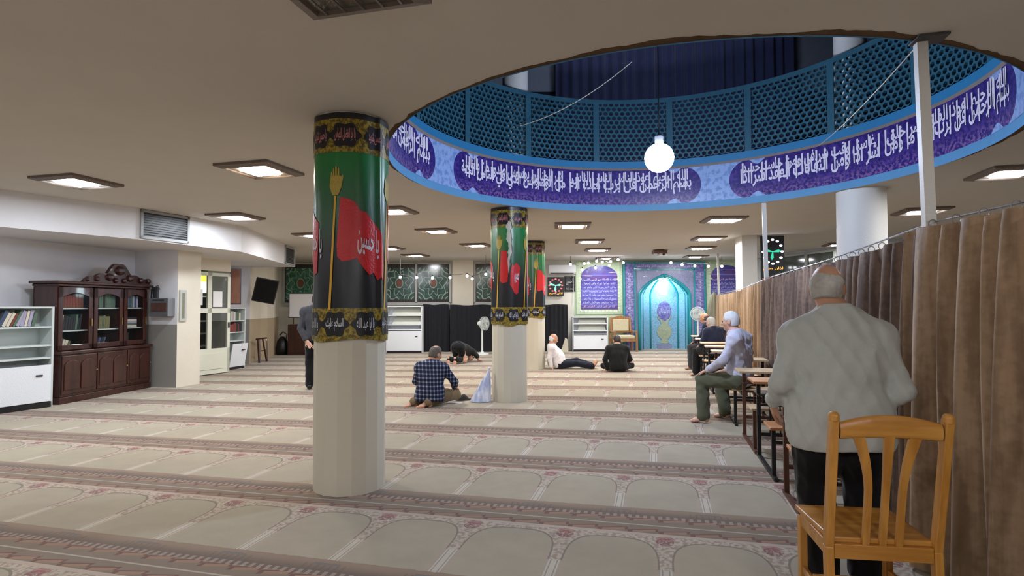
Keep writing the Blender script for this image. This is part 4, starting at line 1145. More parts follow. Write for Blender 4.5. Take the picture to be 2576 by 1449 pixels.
# ------------------------------------------------------------------ low metal bookcases
def metal_shelf(label, loc, rot, W, Hh, D, levels, door, mframe, group=None, openflap=0.0, sheets=0):
    t = thing('metal_bookcase', label, 'bookcase', loc, rot)
    mb = MB(); r = 0.014
    for x in (-W / 2, W / 2): mb.box(x - r, x + r, 0, D, 0, Hh)
    mb.box(-W / 2, W / 2, 0.0, D, Hh - 0.025, Hh); mb.box(-W / 2, W / 2, D - 0.01, D, 0.03, Hh); mb.build('body', mframe, t)
    for z in levels:
        mb = MB(); mb.box(-W / 2 + r, W / 2 - r, 0.01, D - 0.01, z - 0.012, z + 0.012); mb.build('shelf', mframe, t)
    if door:
        z0, z1 = door
        mb = MB(); dy = openflap
        mb.add([(-W / 2 + 0.02, -0.012, z0), (W / 2 - 0.02, -0.012, z0), (W / 2 - 0.02, -0.012 - dy, z1), (-W / 2 + 0.02, -0.012 - dy, z1), (-W / 2 + 0.02, 0.008, z0), (W / 2 - 0.02, 0.008, z0), (W / 2 - 0.02, 0.008 - dy, z1), (-W / 2 + 0.02, 0.008 - dy, z1)],
               [(0, 1, 2, 3), (4, 5, 6, 7), (0, 1, 5, 4), (1, 2, 6, 5), (2, 3, 7, 6), (3, 0, 4, 7)])
        d = mb.build('door', M_metalw, t)
        mb = MB(); zz = z1 - (z1 - z0) * 0.28; xx = W / 2 - 0.17; mb.box(xx - 0.04, xx + 0.04, -0.028 - dy, -0.012 - dy * 0.7, zz - 0.012, zz + 0.012); mb.build('handle', M_dgrey, d)
        mb = MB(); mb.box(-W / 2, W / 2, 0.0, 0.02, 0.0, z0 - 0.01); mb.build('plinth', M_black, t)
    return t
bookmats = [mat('book_%s' % n, speck(c, 0.12, 9.0), rough=0.7) for n, c in (('blue', S(62, 76, 104)), ('green', S(82, 104, 88)), ('red', S(120, 54, 48)), ('cream', S(206, 196, 178)), ('black', S(34, 34, 38)), ('lilac', S(160, 156, 176)), ('brown', S(112, 62, 42)), ('olive', S(110, 106, 70)))]
M_pages = mat('book_pages', col=S(222, 214, 196), rough=0.9)
def book(label, group, loc, rotz, th, hh, dd, m, tilt=0.0):
    t = thing('book', label, 'book', (loc[0], loc[1], loc[2] + th * math.sin(abs(tilt)) + 0.001), rotz, group)
    T = Matrix.Rotation(tilt, 4, 'Y')
    mb = MB(); mb.box(0, 0.004, 0, dd, 0, hh, T=T); mb.box(th - 0.004, th, 0, dd, 0, hh, T=T); mb.box(0, th, -0.004, 0.0, 0, hh, T=T); c = mb.build('cover', m, t)
    mb = MB(); mb.box(0.004, th - 0.004, 0, dd - 0.006, 0.004, hh - 0.006, T=T); mb.build('pages', M_pages, t)
    return t
# near left bookcase, its far end against the dark cabinet
s1 = onz(129, 1023); s0 = onz(-40, 1047)
dv = (s1 - s0); ang = math.atan2(dv.y, dv.x)
Wd = 2.0; mid_ = s1 - dv.normalized() * Wd / 2
shA = metal_shelf('long grey metal bookcase at the left edge with leaning books', (mid_.x, mid_.y, 0), ang, Wd, 1.47, 0.33, (0.72, 0.90, 1.17), (0.09, 0.62), M_metalg)
ex = dv.normalized()
r9 = random.Random(4)
x_ = 0.16; 
for k in range(13):
    th = r9.uniform(0.022, 0.045); hh = r9.uniform(0.19, 0.25)
    p = s1 - ex * (0.76 - x_ + 0.16) + Vector((-ex.y, ex.x, 0)) * 0.06
    nmz = ['olive', 'blue', 'black', 'dark blue', 'cream', 'white', 'brown', 'green', 'grey', 'lilac', 'pale', 'pale', 'green']
    book('leaning book in the row on the left grey bookcase', 'leaning books on the left grey bookcase', (p.x, p.y, 1.183), ang, th, hh, 0.15, bookmats[[7, 0, 4, 0, 3, 3, 6, 1, 5, 5, 3, 5, 1][k]], tilt=0.42 if k < 9 else 0.2)
    x_ += th / math.cos(0.42) + 0.006

# ------------------------------------------------------------------ dark carved bookcase
def carved_cabinet():
    a = onz(150, 1018); b = onz(375, 975); dv = b - a; W = dv.length; ang = math.atan2(dv.y, dv.x); m = (a + b) / 2
    t = thing('carved_bookcase', 'dark carved wooden bookcase with glass doors and crest', 'bookcase', (m.x, m.y, 0), ang)
    D = 0.48
    mb = MB(); mb.box(-W / 2 - 0.02, W / 2 + 0.02, -0.02, D, 0, 0.10); mb.box(-W / 2, W / 2, 0, D, 0.10, 0.74); mb.box(-W / 2 - 0.03, W / 2 + 0.03, -0.04, D, 0.74, 0.79)
    mb.build('base_cabinet', M_wood, t, bevel=0.008)
    def door(x0, x1, name):
        d_ = MB(); d_.box(x0 + 0.01, x1 - 0.01, -0.022, 0.0, 0.14, 0.72)
        for q in (0, 1):
            xa = x0 + 0.04 + q * (x1 - x0 - 0.05) / 2; xb = xa + (x1 - x0) / 2 - 0.06
            pts = [(xa, 0.20), (xb, 0.20), (xb, 0.56)] + [((xa + xb) / 2 + (xb - xa) / 2 * math.cos(g), 0.56 + 0.09 * math.sin(g)) for g in [PI * i / 8 for i in range(1, 8)]] + [(xa, 0.56)]
            d_.prism(pts, 'y', -0.036, -0.02)
        dd = d_.build('door', M_wood, t, bevel=0.006)
        kb = MB(); kb.ball((x1 - 0.03, -0.042, 0.46), 0.014, 8); kb.build('knob', M_brass, dd, smooth=True)
    xs = [-W / 2, -W / 2 + W * 0.355, -W / 2 + W * 0.70, W / 2]
    for i in range(3): door(xs[i], xs[i + 1], i)
    D0 = 0.08
    mb = MB(); mb.box(-W / 2, -W / 2 + 0.03, D0, D, 0.79, 1.78); mb.box(W / 2 - 0.03, W / 2, D0, D, 0.79, 1.78); mb.box(-W / 2, W / 2, D - 0.02, D, 0.79, 1.78)
    for x in xs[1:3]: mb.box(x - 0.012, x + 0.012, D0 + 0.03, D, 0.79, 1.78)
    mb.build('upper_case', M_wood, t)
    mb = MB()
    for z in (1.08, 1.43): mb.box(-W / 2 + 0.03, W / 2 - 0.03, D0 + 0.05, D - 0.02, z, z + 0.02)
    mb.build('shelf', M_shelfw, t)
    mb = MB(); mb.box(-W / 2 - 0.03, W / 2 + 0.03, D0 - 0.04, D, 1.78, 1.82); mb.box(-W / 2 - 0.07, W / 2 + 0.07, D0 - 0.08, D + 0.02, 1.82, 1.86); mb.build('cornice', M_wood, t, bevel=0.012)
    for i in range(3):
        x0, x1 = xs[i] + 0.012, xs[i + 1] - 0.012
        d_ = MB(); st = 0.075
        d_.box(x0, x0 + st, D0 - 0.02, D0 + 0.006, 0.80, 1.77); d_.box(x1 - st, x1, D0 - 0.02, D0 + 0.006, 0.80, 1.77); d_.box(x0, x1, D0 - 0.02, D0 + 0.006, 0.80, 0.88)
        n = 10; xa, xb = x0 + st, x1 - st
        top = [(xa + (xb - xa) * k / n, 1.62 + 0.06 * math.sin(PI * k / n)) for k in range(n + 1)]
        d_.prism([(x0, 1.77), (x0, 1.60)] + top + [(x1, 1.60), (x1, 1.77)], 'y', D0 - 0.02, D0 + 0.006)
        dd = d_.build('glass_door', M_wood, t, bevel=0.005)
        g = MB(); g.quad((xa, D0 - 0.005, 0.87), (xb, D0 - 0.005, 0.87), (xb, D0 - 0.005, 1.69), (xa, D0 - 0.005, 1.69)); g.build('pane', M_glass, dd)
        kb = MB(); kb.bar((x1 - 0.035, D0 - 0.034, 1.16), (x1 - 0.035, D0 - 0.034, 1.28), 0.014); kb.build('handle', M_brass, dd)
    # carved crest
    cr = MB(); xc = W * 0.14
    pts = []
    for k in range(41):
        u = -1 + k / 20; hgt = 0.10 + 0.22 * math.exp(-(u / 0.30) ** 2) + 0.05 * abs(math.sin(u * 9)); pts.append((xc + u * W * 0.40, 1.86 + hgt * (1 - abs(u) ** 6)))
    cr.prism([(xc - W * 0.40, 1.86)] + pts + [(xc + W * 0.40, 1.86)], 'y', D0 - 0.02, D0 + 0.04)
    for u, z, r in ((-0.12, 0.10, 0.07), (0.12, 0.10, 0.07), (0, 0.22, 0.09), (-0.26, 0.06, 0.05), (0.26, 0.07, 0.06), (0.36, 0.07, 0.055), (-0.36, 0.05, 0.04), (-0.05, 0.05, 0.05), (0.05, 0.05, 0.05)):
        cr.ball((xc + u * W, D0 - 0.02, 1.86 + z), r, 10, sz=0.9)
    cr.build('crest', M_wood, t, smooth=0.6)
    # books behind the glass
    ex = dv.normalized(); ny = Vector((-ex.y, ex.x, 0)); rb = random.Random(11)
    def row(x0, x1, z, mats_, label, grp, hmin, hmax, lean=0.0, th=(0.025, 0.05)):
        x = x0
        while x < x1 - 0.03:
            w_ = rb.uniform(*th); p = m + ex * x + ny * (D0 + 0.07)
            book(label, grp, (p.x, p.y, z), ang, w_, rb.uniform(hmin, hmax), 0.16, bookmats[rb.choice(mats_)], tilt=lean)
            x += w_ / math.cos(lean) + 0.004 + (0.3 * lean * 0.04)
    row(xs[0] + 0.10, xs[1] - 0.09, 1.452, [6, 2, 6], 'reddish brown book of the matched set behind the left glass door', 'matched brown books in the carved bookcase', 0.20, 0.22, th=(0.04, 0.05))
    row(xs[0] + 0.12, xs[1] - 0.14, 1.102, [4, 4, 3, 1], 'dark book on the middle shelf behind the left glass door', 'dark books on the middle shelf of the carved bookcase', 0.19, 0.25, 0.12)
    row(xs[0] + 0.10, xs[0] + 0.30, 0.795, [3, 7], 'pale book low behind the left glass door', 'pale books low in the carved bookcase', 0.14, 0.19, 0.3)
    row(xs[1] + 0.10, xs[2] - 0.09, 1.452, [1, 4, 1], 'dark green book on the top shelf behind the middle glass door', 'dark green books in the carved bookcase', 0.20, 0.24)
    row(xs[1] + 0.20, xs[1] + 0.42, 1.102, [7, 1], 'olive book on the middle shelf behind the middle glass door', 'olive books in the carved bookcase', 0.19, 0.24, 0.05)
    row(xs[1] + 0.10, xs[1] + 0.32, 0.795, [4, 0], 'dark book leaning low behind the middle glass door', 'dark leaning books in the carved bookcase', 0.15, 0.19, 0.4)
    row(xs[2] + 0.10, xs[3] - 0.10, 1.452, [5, 0, 1], 'grey book on the top shelf behind the right glass door', 'grey books in the carved bookcase', 0.20, 0.24)
    for k in range(5):
        p = m + ex * (xs[2] + 0.10) + ny * (D0 + 0.07); book('book in the flat pile behind the right glass door', 'flat pile of books in the carved bookcase', (p.x, p.y, 1.103 + 0.036 * k), ang, 0.30, 0.034, 0.18, bookmats[[3, 1, 5, 3, 4][k]])
    row(xs[2] + 0.10, xs[2] + 0.24, 0.795, [4, 2], 'dark book low behind the right glass door', 'dark books low in the carved bookcase', 0.19, 0.23)
M_brass = mat('brass', col=S(176, 150, 90), rough=0.35, metal=0.8)
M_shelfw = mat('cabinet_shelf', col=S(190, 200, 192), rough=0.5)
carved_cabinet()

# ------------------------------------------------------------------ things on the left piers
def on_pier(px0, px1, py0, py1, d, t0=pt):
    # points on the pier face that looks toward the viewer (across the room at distance t0)
    def hit(px, py):
        r = ray(px, py); k = t0 / (r.x * EF.x + r.y * EF.y); return EYE + r * k
    return hit(px0, py1), hit(px1, py0)
a, b = on_pier(393, 441, 750, 796, 0)
t = thing('donation_box', 'grey metal box with a reddish window on the pier by the bookcase', 'box', ((a.x + b.x) / 2, (a.y + b.y) / 2, a.z), ROT); W = (b - a).xy.length; Hh = b.z - a.z
mb = MB(); mb.box(-W / 2, W / 2, -0.16, -0.002, 0, Hh); mb.build('case', mat('grey_box_metal', speck(S(120, 122, 126), 0.1, 6.0), rough=0.4, metal=0.3), t, bevel=0.01)
mb = MB(); mb.box(-W * 0.38, W * 0.42, -0.168, -0.158, Hh * 0.28, Hh * 0.74); mb.build('window', mat('reddish_glass', speck(S(96, 66, 60), 0.4, 12.0), rough=0.1), t)
mb = MB(); mb.box(-W * 0.3, W * 0.3, -0.165, -0.155, Hh * 0.86, Hh * 0.92); mb.build('slot', M_black, t)
a, b = on_pier(386, 401, 722, 785, 0)
t = thing('wall_telephone', 'dark handset holder with a curled cord left of the grey box', 'telephone', ((a.x + b.x) / 2, (a.y + b.y) / 2, a.z), ROT); W = (b - a).xy.length; Hh = b.z - a.z
mb = MB(); mb.box(-W / 2, W / 2, -0.05, -0.002, 0, Hh); mb.build('base', M_dgrey, t, bevel=0.01)
mb = MB(); mb.tube([(-0.01, -0.07, 0.06), (-0.015, -0.09, Hh * 0.5), (-0.01, -0.07, Hh - 0.04)], [0.03, 0.018, 0.03], 10); mb.build('handset', M_black, t, smooth=True)
mb = MB(); mb.tube([(0.03, -0.05, Hh), (0.09, -0.06, Hh + 0.03), (0.12, -0.05, Hh - 0.05)], 0.008, 6); mb.build('cord', M_dgrey, t)
def on_line(p, q, px, py):
    r = ray(px, py); n = Vector((-(q[1] - p[1]), q[0] - p[0])); k = ((p[0] - EYE.x) * n.x + (p[1] - EYE.y) * n.y) / (r.x * n.x + r.y * n.y); return EYE + r * k
a = on_line(P1, P2, 449, 808); b = on_line(P1, P2, 467, 730)
t = thing('notice_frame', 'narrow grey notice frame on the cream side of the pier', 'notice board', ((a.x + b.x) / 2, (a.y + b.y) / 2, a.z), math.atan2(P2[1] - P1[1], P2[0] - P1[0])); W = (b - a).xy.length; Hh = b.z - a.z
mb = MB(); mb.box(-W / 2, W / 2, -0.03, -0.002, 0, Hh); mb.build('frame', M_mull, t)
mb = MB(); mb.box(-W / 2 + 0.05, W / 2 - 0.05, -0.034, -0.028, 0.05, Hh - 0.05); mb.build('sheet', mat('grey_green_sheet', speck(S(122, 118, 100), 0.2, 12.0), rough=0.7), t)
# glazed door
dv = d2 - d1; W = dv.length; ang = math.atan2(dv.y, dv.x)
T0 = Matrix.Translation((d1.x, d1.y, 0)) @ Matrix.Rotation(ang, 4, 'Z')
mb = MB(); s_ = 0.07; HD = 2.20
mb.box(0, s_, 0, 0.05, 0.02, HD, T=T0); mb.box(W - s_, W, 0, 0.05, 0.02, HD, T=T0); mb.box(W / 2 - 0.05, W / 2 + 0.05, 0, 0.05, 0.56, HD, T=T0)
mb.box(0, W, 0, 0.05, HD - s_, HD, T=T0); mb.box(0, W, 0, 0.05, 1.33, 1.43, T=T0); mb.box(0, W, 0, 0.05, 0.02, 0.56, T=T0); mb.box(0.12, W - 0.12, -0.012, 0.0, 0.12, 0.46, T=T0)
door = struct('door_1', mb, M_doorp)
mb = MB()
for x0_, x1_ in ((s_, W / 2 - 0.05), (W / 2 + 0.05, W - s_)):
    for z0_, z1_ in ((0.56, 1.33), (1.43, HD - s_)): mb.box(x0_, x1_, 0.022, 0.026, z0_, z1_, T=T0)
struct('pane', mb, M_glass, parent=door)
mb = MB(); mb.box(W - 0.055, W - 0.03, -0.03, 0.0, 1.0, 1.12, T=T0); struct('handle', mb, M_dgrey, parent=door)
for k, (x, z) in enumerate(((0.12, 1.50), (W / 2 + 0.09, 1.46))):
    t = thing('paper_notice', ['white paper taped to the left pane of the glazed door', 'white paper taped to the right pane of the glazed door'][k], 'notice', tuple(T0 @ Vector((x, 0.018, z))), ang)
    mb = MB(); mb.box(0, 0.24, -0.003, 0.0, 0, 0.34); mb.build('sheet', M_paper, t)
# behind the door: dark rack and a lit green sign
t = thing('shoe_rack', 'dark rack with pale shelf edges seen through the glazed door', 'rack', (d1.x - 0.95, d1.y + 1.6, 0), ang)
mb = MB(); mb.box(-0.7, 0.9, 0.3, 0.34, 0, 1.75); mb.box(-0.7, -0.66, 0, 0.34, 0, 1.75); mb.box(0.86, 0.9, 0, 0.34, 0, 1.75); mb.build('case', M_black, t)
for z in (0.2, 0.5, 0.8, 1.1, 1.4, 1.7):
    mb = MB(); mb.box(-0.66, 0.86, 0, 0.30, z, z + 0.03); mb.build('shelf', M_white, t)
t = thing('lit_sign', 'glowing green and white sign seen through the top of the glazed door', 'sign', (d1.x - 0.95, d1.y + 1.85, 1.80), ang)
mb = MB(); mb.box(-0.5, 0.7, 0, 0.05, 0.0, 0.52); mb.build('case', M_white, t)
mb = MB(); mb.box(-0.48, 0.68, -0.006, 0.0, 0.28, 0.50); mb.build('green_face', glow('sign_green', (0.42, 0.75, 0.05), 1.6), t)
mb = MB(); mb.box(-0.48, 0.68, -0.006, 0.0, 0.02, 0.27); mb.build('white_face', glow('sign_white', (0.75, 0.9, 1.0), 1.6), t)
# second metal bookcase
a = Vector((*rc(11.28, -9.60), 0)); b = Vector((*rc(11.82, -9.60), 0)); m_ = (a + b) / 2; angB = math.atan2(b.y - a.y, b.x - a.x)
shB = metal_shelf('narrow metal bookcase with a dropped white flap right of the glazed door', (m_.x, m_.y, 0), angB, (b - a).length, 1.44, 0.34, (0.66, 0.86, 1.13), (0.06, 0.60), M_metalg, openflap=0.10)
ex = (b - a).normalized(); ny = Vector((-ex.y, ex.x, 0)); rb = random.Random(5)
for z, n_, ms in ((1.142, 8, [3, 1, 4, 5, 3]), (0.872, 9, [4, 2, 4, 7])):
    x = 0.04
    for k in range(n_):
        th = rb.uniform(0.03, 0.06)
        if x + th > 0.5: break
        p = a + ex * x + ny * 0.05
        book('book on the upper shelf of the narrow metal bookcase' if z > 1 else 'dark book on the second shelf of the narrow metal bookcase', 'books on the upper shelf by the door' if z > 1 else 'books on the second shelf by the door', (p.x, p.y, z), angB, th, rb.uniform(0.17, 0.22), 0.15, bookmats[rb.choice(ms)]); x += th + 0.003
# tall wooden picture frame behind the door
p = on_line((b2.x, b2.y + 0.1), (b2.x - 0.2 + 0.9, b2.y + 2.2), 583, 766); p1 = on_line((b2.x, b2.y + 0.1), (b2.x - 0.2 + 0.9, b2.y + 2.2), 600, 676)
t = thing('wooden_board', 'tall brown framed wooden board above the narrow metal bookcase', 'picture', (p.x - 0.05, p.y, p.z), math.radians(35))
mb = MB(); mb.box(0.0, 0.24, 0.0, 0.03, 0, p1.z - p.z); mb.build('frame', M_wood, t)
mb = MB(); mb.box(0.03, 0.21, -0.006, 0.0, 0.03, p1.z - p.z - 0.03); mb.build('panel', mat('carved_panel', speck(S(128, 80, 52), 0.3, 10.0), rough=0.5), t)
# tilted black television
a = ony(640, 765, 14.6); b = ony(695, 698, 14.6); c_ = (a + b) / 2
t = thing('television', 'black television hung tilted on the left wall', 'television', (c_.x, c_.y, c_.z), math.radians(28))
T1 = Matrix.Rotation(math.radians(11), 4, 'Y') @ Matrix.Rotation(math.radians(12), 4, 'X')
mb = MB(); mb.box(-0.27, 0.27, -0.03, 0.04, -0.31, 0.31, T=T1); mb.build('case', M_black, t, bevel=0.01)
mb = MB(); mb.box(-0.245, 0.245, -0.034, -0.029, -0.28, 0.285, T=T1); mb.build('screen', mat('dark_screen', col=S(6, 6, 7), rough=0.6, spec=0.2), t)
mb = MB(); mb.bar((0, 0.03, 0), (-0.08, 0.45, -0.05), 0.05); mb.build('bracket', M_dgrey, t)
# folded walking frame leaning on the wall
w0 = onz(648, 914); w1 = onz(690, 905)
t = thing('folding_stand', 'brown folding stand with splayed legs leaning on the left wall', 'stand', ((w0.x + w1.x) / 2, (w0.y + w1.y) / 2 - 0.12, 0), math.atan2(w1.y - w0.y, w1.x - w0.x))
for i, (x0_, x1_) in enumerate(((-0.30, -0.22), (-0.12, -0.24), (0.14, 0.06), (0.30, 0.20))):
    mb = MB(); mb.bar((x1_ if i % 2 else x0_, 0, 0), (x0_ if i % 2 else x1_, 0.08, 0.62), 0.03); mb.build('leg', M_wood, t)
mb = MB(); mb.bar((-0.30, 0.08, 0.62), (0.28, 0.08, 0.62), 0.035); mb.bar((-0.2, 0.05, 0.3), (0.2, 0.05, 0.3), 0.02); mb.build('rail', M_wood, t)
# dark cabinet with the white board, round black thing beside
c0_ = onz(723, 894); 
t = thing('dark_cabinet', 'dark brown wooden cabinet under the white board', 'cabinet', (c0_.x, c0_.y, 0), 0)
mb = MB(); mb.box(0, 1.5, 0, 0.5, 0, 0.93); mb.build('body', M_wood, t, bevel=0.01)
for k in range(2):
    mb = MB(); mb.box(0.04 + k * 0.72, 0.72 + k * 0.72, -0.018, 0, 0.08, 0.88); d = mb.build('door', M_wood, t, bevel=0.006)
    mb = MB(); mb.ball((0.68 + k * 0.12, -0.03, 0.5), 0.018, 8); mb.build('knob', M_brass, d)
Yb = c0_.y + 0.25
a = ony(727, 799, Yb); b = ony(800, 738, Yb)
t = thing('whiteboard', 'blank whiteboard standing on the dark cabinet', 'whiteboard', (a.x, Yb, 0), 0); W = b.x - a.x + 0.25
mb = MB(); mb.box(0, W, 0, 0.02, a.z, b.z); mb.build('surface', M_paper, t)
mb = MB(); 
for z in (a.z, b.z): mb.box(-0.01, W + 0.01, -0.008, 0.028, z - 0.012, z + 0.012)
for x in (0, W): mb.box(x - 0.012, x + 0.012, -0.008, 0.028, a.z, b.z)
mb.build('frame', M_dgrey, t)
for x in (0.12, W - 0.12):
    mb = MB(); mb.bar((x, 0.03, 0.93), (x, 0.03, a.z + 0.05), 0.03); mb.build('leg', M_wood, t)
p = onz(709, 892)
t = thing('rolled_mat', 'black round bundle on the floor left of the dark cabinet', 'bundle', (p.x + 0.05, p.y - 0.1, 0), 0)
mb = MB(); mb.lathe([(0.01, 0.0), (0.16, 0.01), (0.19, 0.2), (0.15, 0.42), (0.06, 0.55), (0.01, 0.56)], n=20); mb.build('cloth', M_black, t, smooth=True)
mb = MB(); mb.tube([(0.1, 0, 0.4), (0.14, 0, 0.62), (0.02, 0, 0.7), (-0.08, 0, 0.6)], 0.02, 6); mb.build('strap', M_dgrey, t, smooth=True)

# ------------------------------------------------------------------ along the far wall
def far_shelf(label, px0, px1, py0, py1, Y):
    a = onz(px0, py1); a = ony(px0, py1, Y); b = ony(px1, py0, Y); W = b.x - a.x; Hh = b.z
    t = metal_shelf(label, ((a.x + b.x) / 2, Y, 0), 0, W, Hh, 0.36, (Hh * 0.50, Hh * 0.60, Hh * 0.80), (0.07, Hh * 0.47), M_metalw)
    for z0_, z1_ in ((Hh * 0.61, Hh * 0.78), (Hh * 0.81, Hh * 0.96)):
        mb = MB(); mb.quad((-W * 0.36, 0.05, z0_), (W * 0.46, 0.05, z0_), (W * 0.46, 0.30, z1_), (-W * 0.28, 0.30, z1_)); mb.build('sloping_board', M_topC, t, fix=False)
    return t
M_topC = mat('pale_board', speck(S(206, 208, 196), 0.1, 6.0), rough=0.5)
far_shelf('white metal bookcase under the green windows, right of the near column', 972, 1061, 770, 887, 18.0)
far_shelf('white metal bookcase under the blue tile panel left of the niche', 1442, 1528, 797, 881, 18.4)
# black sheet draped over low partitions
Yk = 18.45
def black_sheet(label, px0, px1, ptop, pbot, bumps, Y=Yk):
    a = ony(px0, pbot, Y); b = ony(px1, ptop, Y); W = b.x - a.x
    t = thing('black_drape', label, 'cloth', ((a.x + b.x) / 2, Y, 0), 0, 'black cloths draped along the far wall')
    def fn(u, v):
        x = -W / 2 + W * u; z = b.z * min(1, v * 1.25) if v < 0.8 else b.z; y = 0 if v < 0.8 else (v - 0.8) * 1.6
        return (x, y - 0.02 * math.sin(u * 23) * (1 - v) - 0.012 * math.sin(u * 57), max(0.012, z + 0.015 * math.sin(u * 9 + 1) * v))
    mb = MB(); mb.grid(fn, 90, 16); mb.build('cloth', C_blk, t, smooth=True, fix=False)
    mb = MB(); mb.box(-W / 2 + 0.03, W / 2 - 0.03, 0.06, 0.4, 0, b.z - 0.04); mb.build('partition', M_dgrey, t)
    return t
C_blk = mat('black_drape_cloth', speck(S(17, 19, 27), 0.25, 6.0), rough=0.9)
black_sheet('black cloth over the low partition right of the white bookcase', 1063, 1130, 766, 884, 0)
black_sheet('black cloth over the low partition behind the bowing man', 1132, 1238, 767, 884, 0, Yk - 0.05)
black_sheet('black cloth over the low partition behind the reclining man', 1330, 1428, 766, 881, 0)
a = ony(1417, 775, Yk - 0.1); b = ony(1442, 800, Yk - 0.1)
t = thing('pale_wedge', 'small beige cone-shaped stand under the black cloth behind the reclining man', 'stand', (ony(1422, 879, 18.1).x, 18.1, 0), 0)
mb = MB(); mb.prism([(-0.14, 0), (0.10, 0), (0.07, 0.42), (0.0, 0.44)], 'y', 0, 0.14); mb.build('body', mat('beige_plastic', speck(S(196, 190, 170), 0.08, 6.0), rough=0.6), t, bevel=0.012)
mb = MB(); mb.box(-0.19, -0.06, -0.05, 0.12, 0, 0.09); mb.build('foot', bpy.data.materials['beige_plastic'], t, bevel=0.012)
# pedestal fans
M_fan = mat('white_fan_plastic', speck(S(226, 232, 228), 0.04, 5.0), rough=0.4)
def fan(label, px, pbase, ptop, rot, tilt=0.0):
    p = onz(px, pbase); Y = p.y; zt = ony(px, ptop, Y).z; R_ = 0.205; zc = zt - R_
    t = thing('pedestal_fan', label, 'fan', (p.x, Y, 0), rot)
    mb = MB(); mb.lathe([(0.001, 0.0), (0.21, 0.0), (0.20, 0.03), (0.05, 0.06), (0.04, 0.10), (0.001, 0.10)], n=28); mb.build('base', M_fan, t, smooth=0.6)
    mb = MB(); mb.cyl((0, 0, 0.08), (0, 0, zc - 0.05), 0.030, 0.024, 14); mb.build('pole', M_fan, t, smooth=0.6)
    mb = MB(); mb.tube([(0, 0.14, zc), (0, 0.10, zc), (0, -0.02, zc)], [0.055, 0.075, 0.07], 16); mb.bar((0, 0.02, zc - 0.1), (0, 0.02, zc), 0.04); mb.build('motor', M_fan, t, smooth=0.6)
    g = MB()
    for y, r in ((-0.03, R_), (-0.13, R_), (-0.16, R_ * 0.6), (-0.03, R_ * 0.6)): g.tube([(r * math.cos(q), y, zc + r * math.sin(q)) for q in [2 * PI * i / 36 for i in range(36)]], 0.005, 5, closed=True)
    for k in range(40):
        q = 2 * PI * k / 40; c, s_ = math.cos(q), math.sin(q)
        g.tube([(0.03 * c, -0.02, zc + 0.03 * s_), (R_ * c, -0.03, zc + R_ * s_), (R_ * c, -0.13, zc + R_ * s_), (R_ * .6 * c, -0.16, zc + R_ * .6 * s_), (0.05 * c, -0.165, zc + 0.05 * s_)], 0.0032, 4, cap=False)
    g.lathe([(0.001, 0), (0.055, 0)], n=16) if False else None
    g.build('grille', M_fan, t)
    for k in range(3):
        q0 = 2 * PI * k / 3; mb = MB()
        mb.grid(lambda u, v: ((0.03 + 0.14 * u) * math.cos(q0 + (v - 0.5) * 1.3), -0.08 + 0.03 * (v - 0.5), zc + (0.03 + 0.14 * u) * math.sin(q0 + (v - 0.5) * 1.3)), 6, 6); mb.build('blade', mat('fan_blade', col=S(196, 210, 204), rough=0.3) if k == 0 and 'fan_blade' not in bpy.data.materials else bpy.data.materials['fan_blade'], t, smooth=True)
    return t
fan('white pedestal fan on the carpet beside the bowing man', 1213, 891, 797, math.radians(62))
fan('white pedestal fan behind the seated men, in front of the right niche border', 1757, 890, 772, math.radians(-25))
# throne-like chair
M_tw = mat('light_brown_wood', wood(S(140, 98, 58), S(168, 124, 80), 'z'), rough=0.45)
M_uph = mat('beige_upholstery', speck(S(196, 186, 156), 0.2, 18.0), rough=0.9)
p = onz(1571, 885)
t = thing('armchair', 'wooden armchair with beige upholstery standing left of the niche', 'chair', (p.x, p.y + 0.15, 0), math.radians(6))
W = 0.36
for sx in (-1, 1):
    mb = MB(); mb.bar((sx * W, 0.28, 0), (sx * W, 0.30, 0.62), 0.06); mb.bar((sx * (W - 0.03), 0.30, 0.60), (sx * (W - 0.05), 0.36, 1.10), 0.06); mb.build('leg', M_tw, t)
    mb = MB(); mb.bar((sx * W, -0.24, 0), (sx * W, -0.24, 0.62), 0.06); mb.build('leg', M_tw, t)
    mb = MB(); mb.bar((sx * W, -0.28, 0.635), (sx * W, 0.30, 0.635), 0.07, 0.04); mb.build('armrest', M_tw, t, bevel=0.008)
mb = MB(); mb.box(-W, W, -0.26, 0.28, 0.33, 0.41); mb.build('seat_frame', M_tw, t)
mb = MB(); mb.box(-W + 0.05, W - 0.05, -0.25, 0.26, 0.41, 0.52); mb.build('seat', M_uph, t, bevel=0.03)
mb = MB(); mb.prism([(-W + 0.02, 0.58), (W - 0.02, 0.58), (W - 0.02, 1.06), (0.2, 1.10), (0.0, 1.15), (-0.2, 1.10), (-W + 0.02, 1.06)], 'y', 0.32, 0.37); mb.build('back_frame', M_tw, t, bevel=0.01)
mb = MB(); mb.box(-W + 0.09, W - 0.09, 0.29, 0.33, 0.64, 1.02); mb.build('backrest', M_uph, t, bevel=0.015)

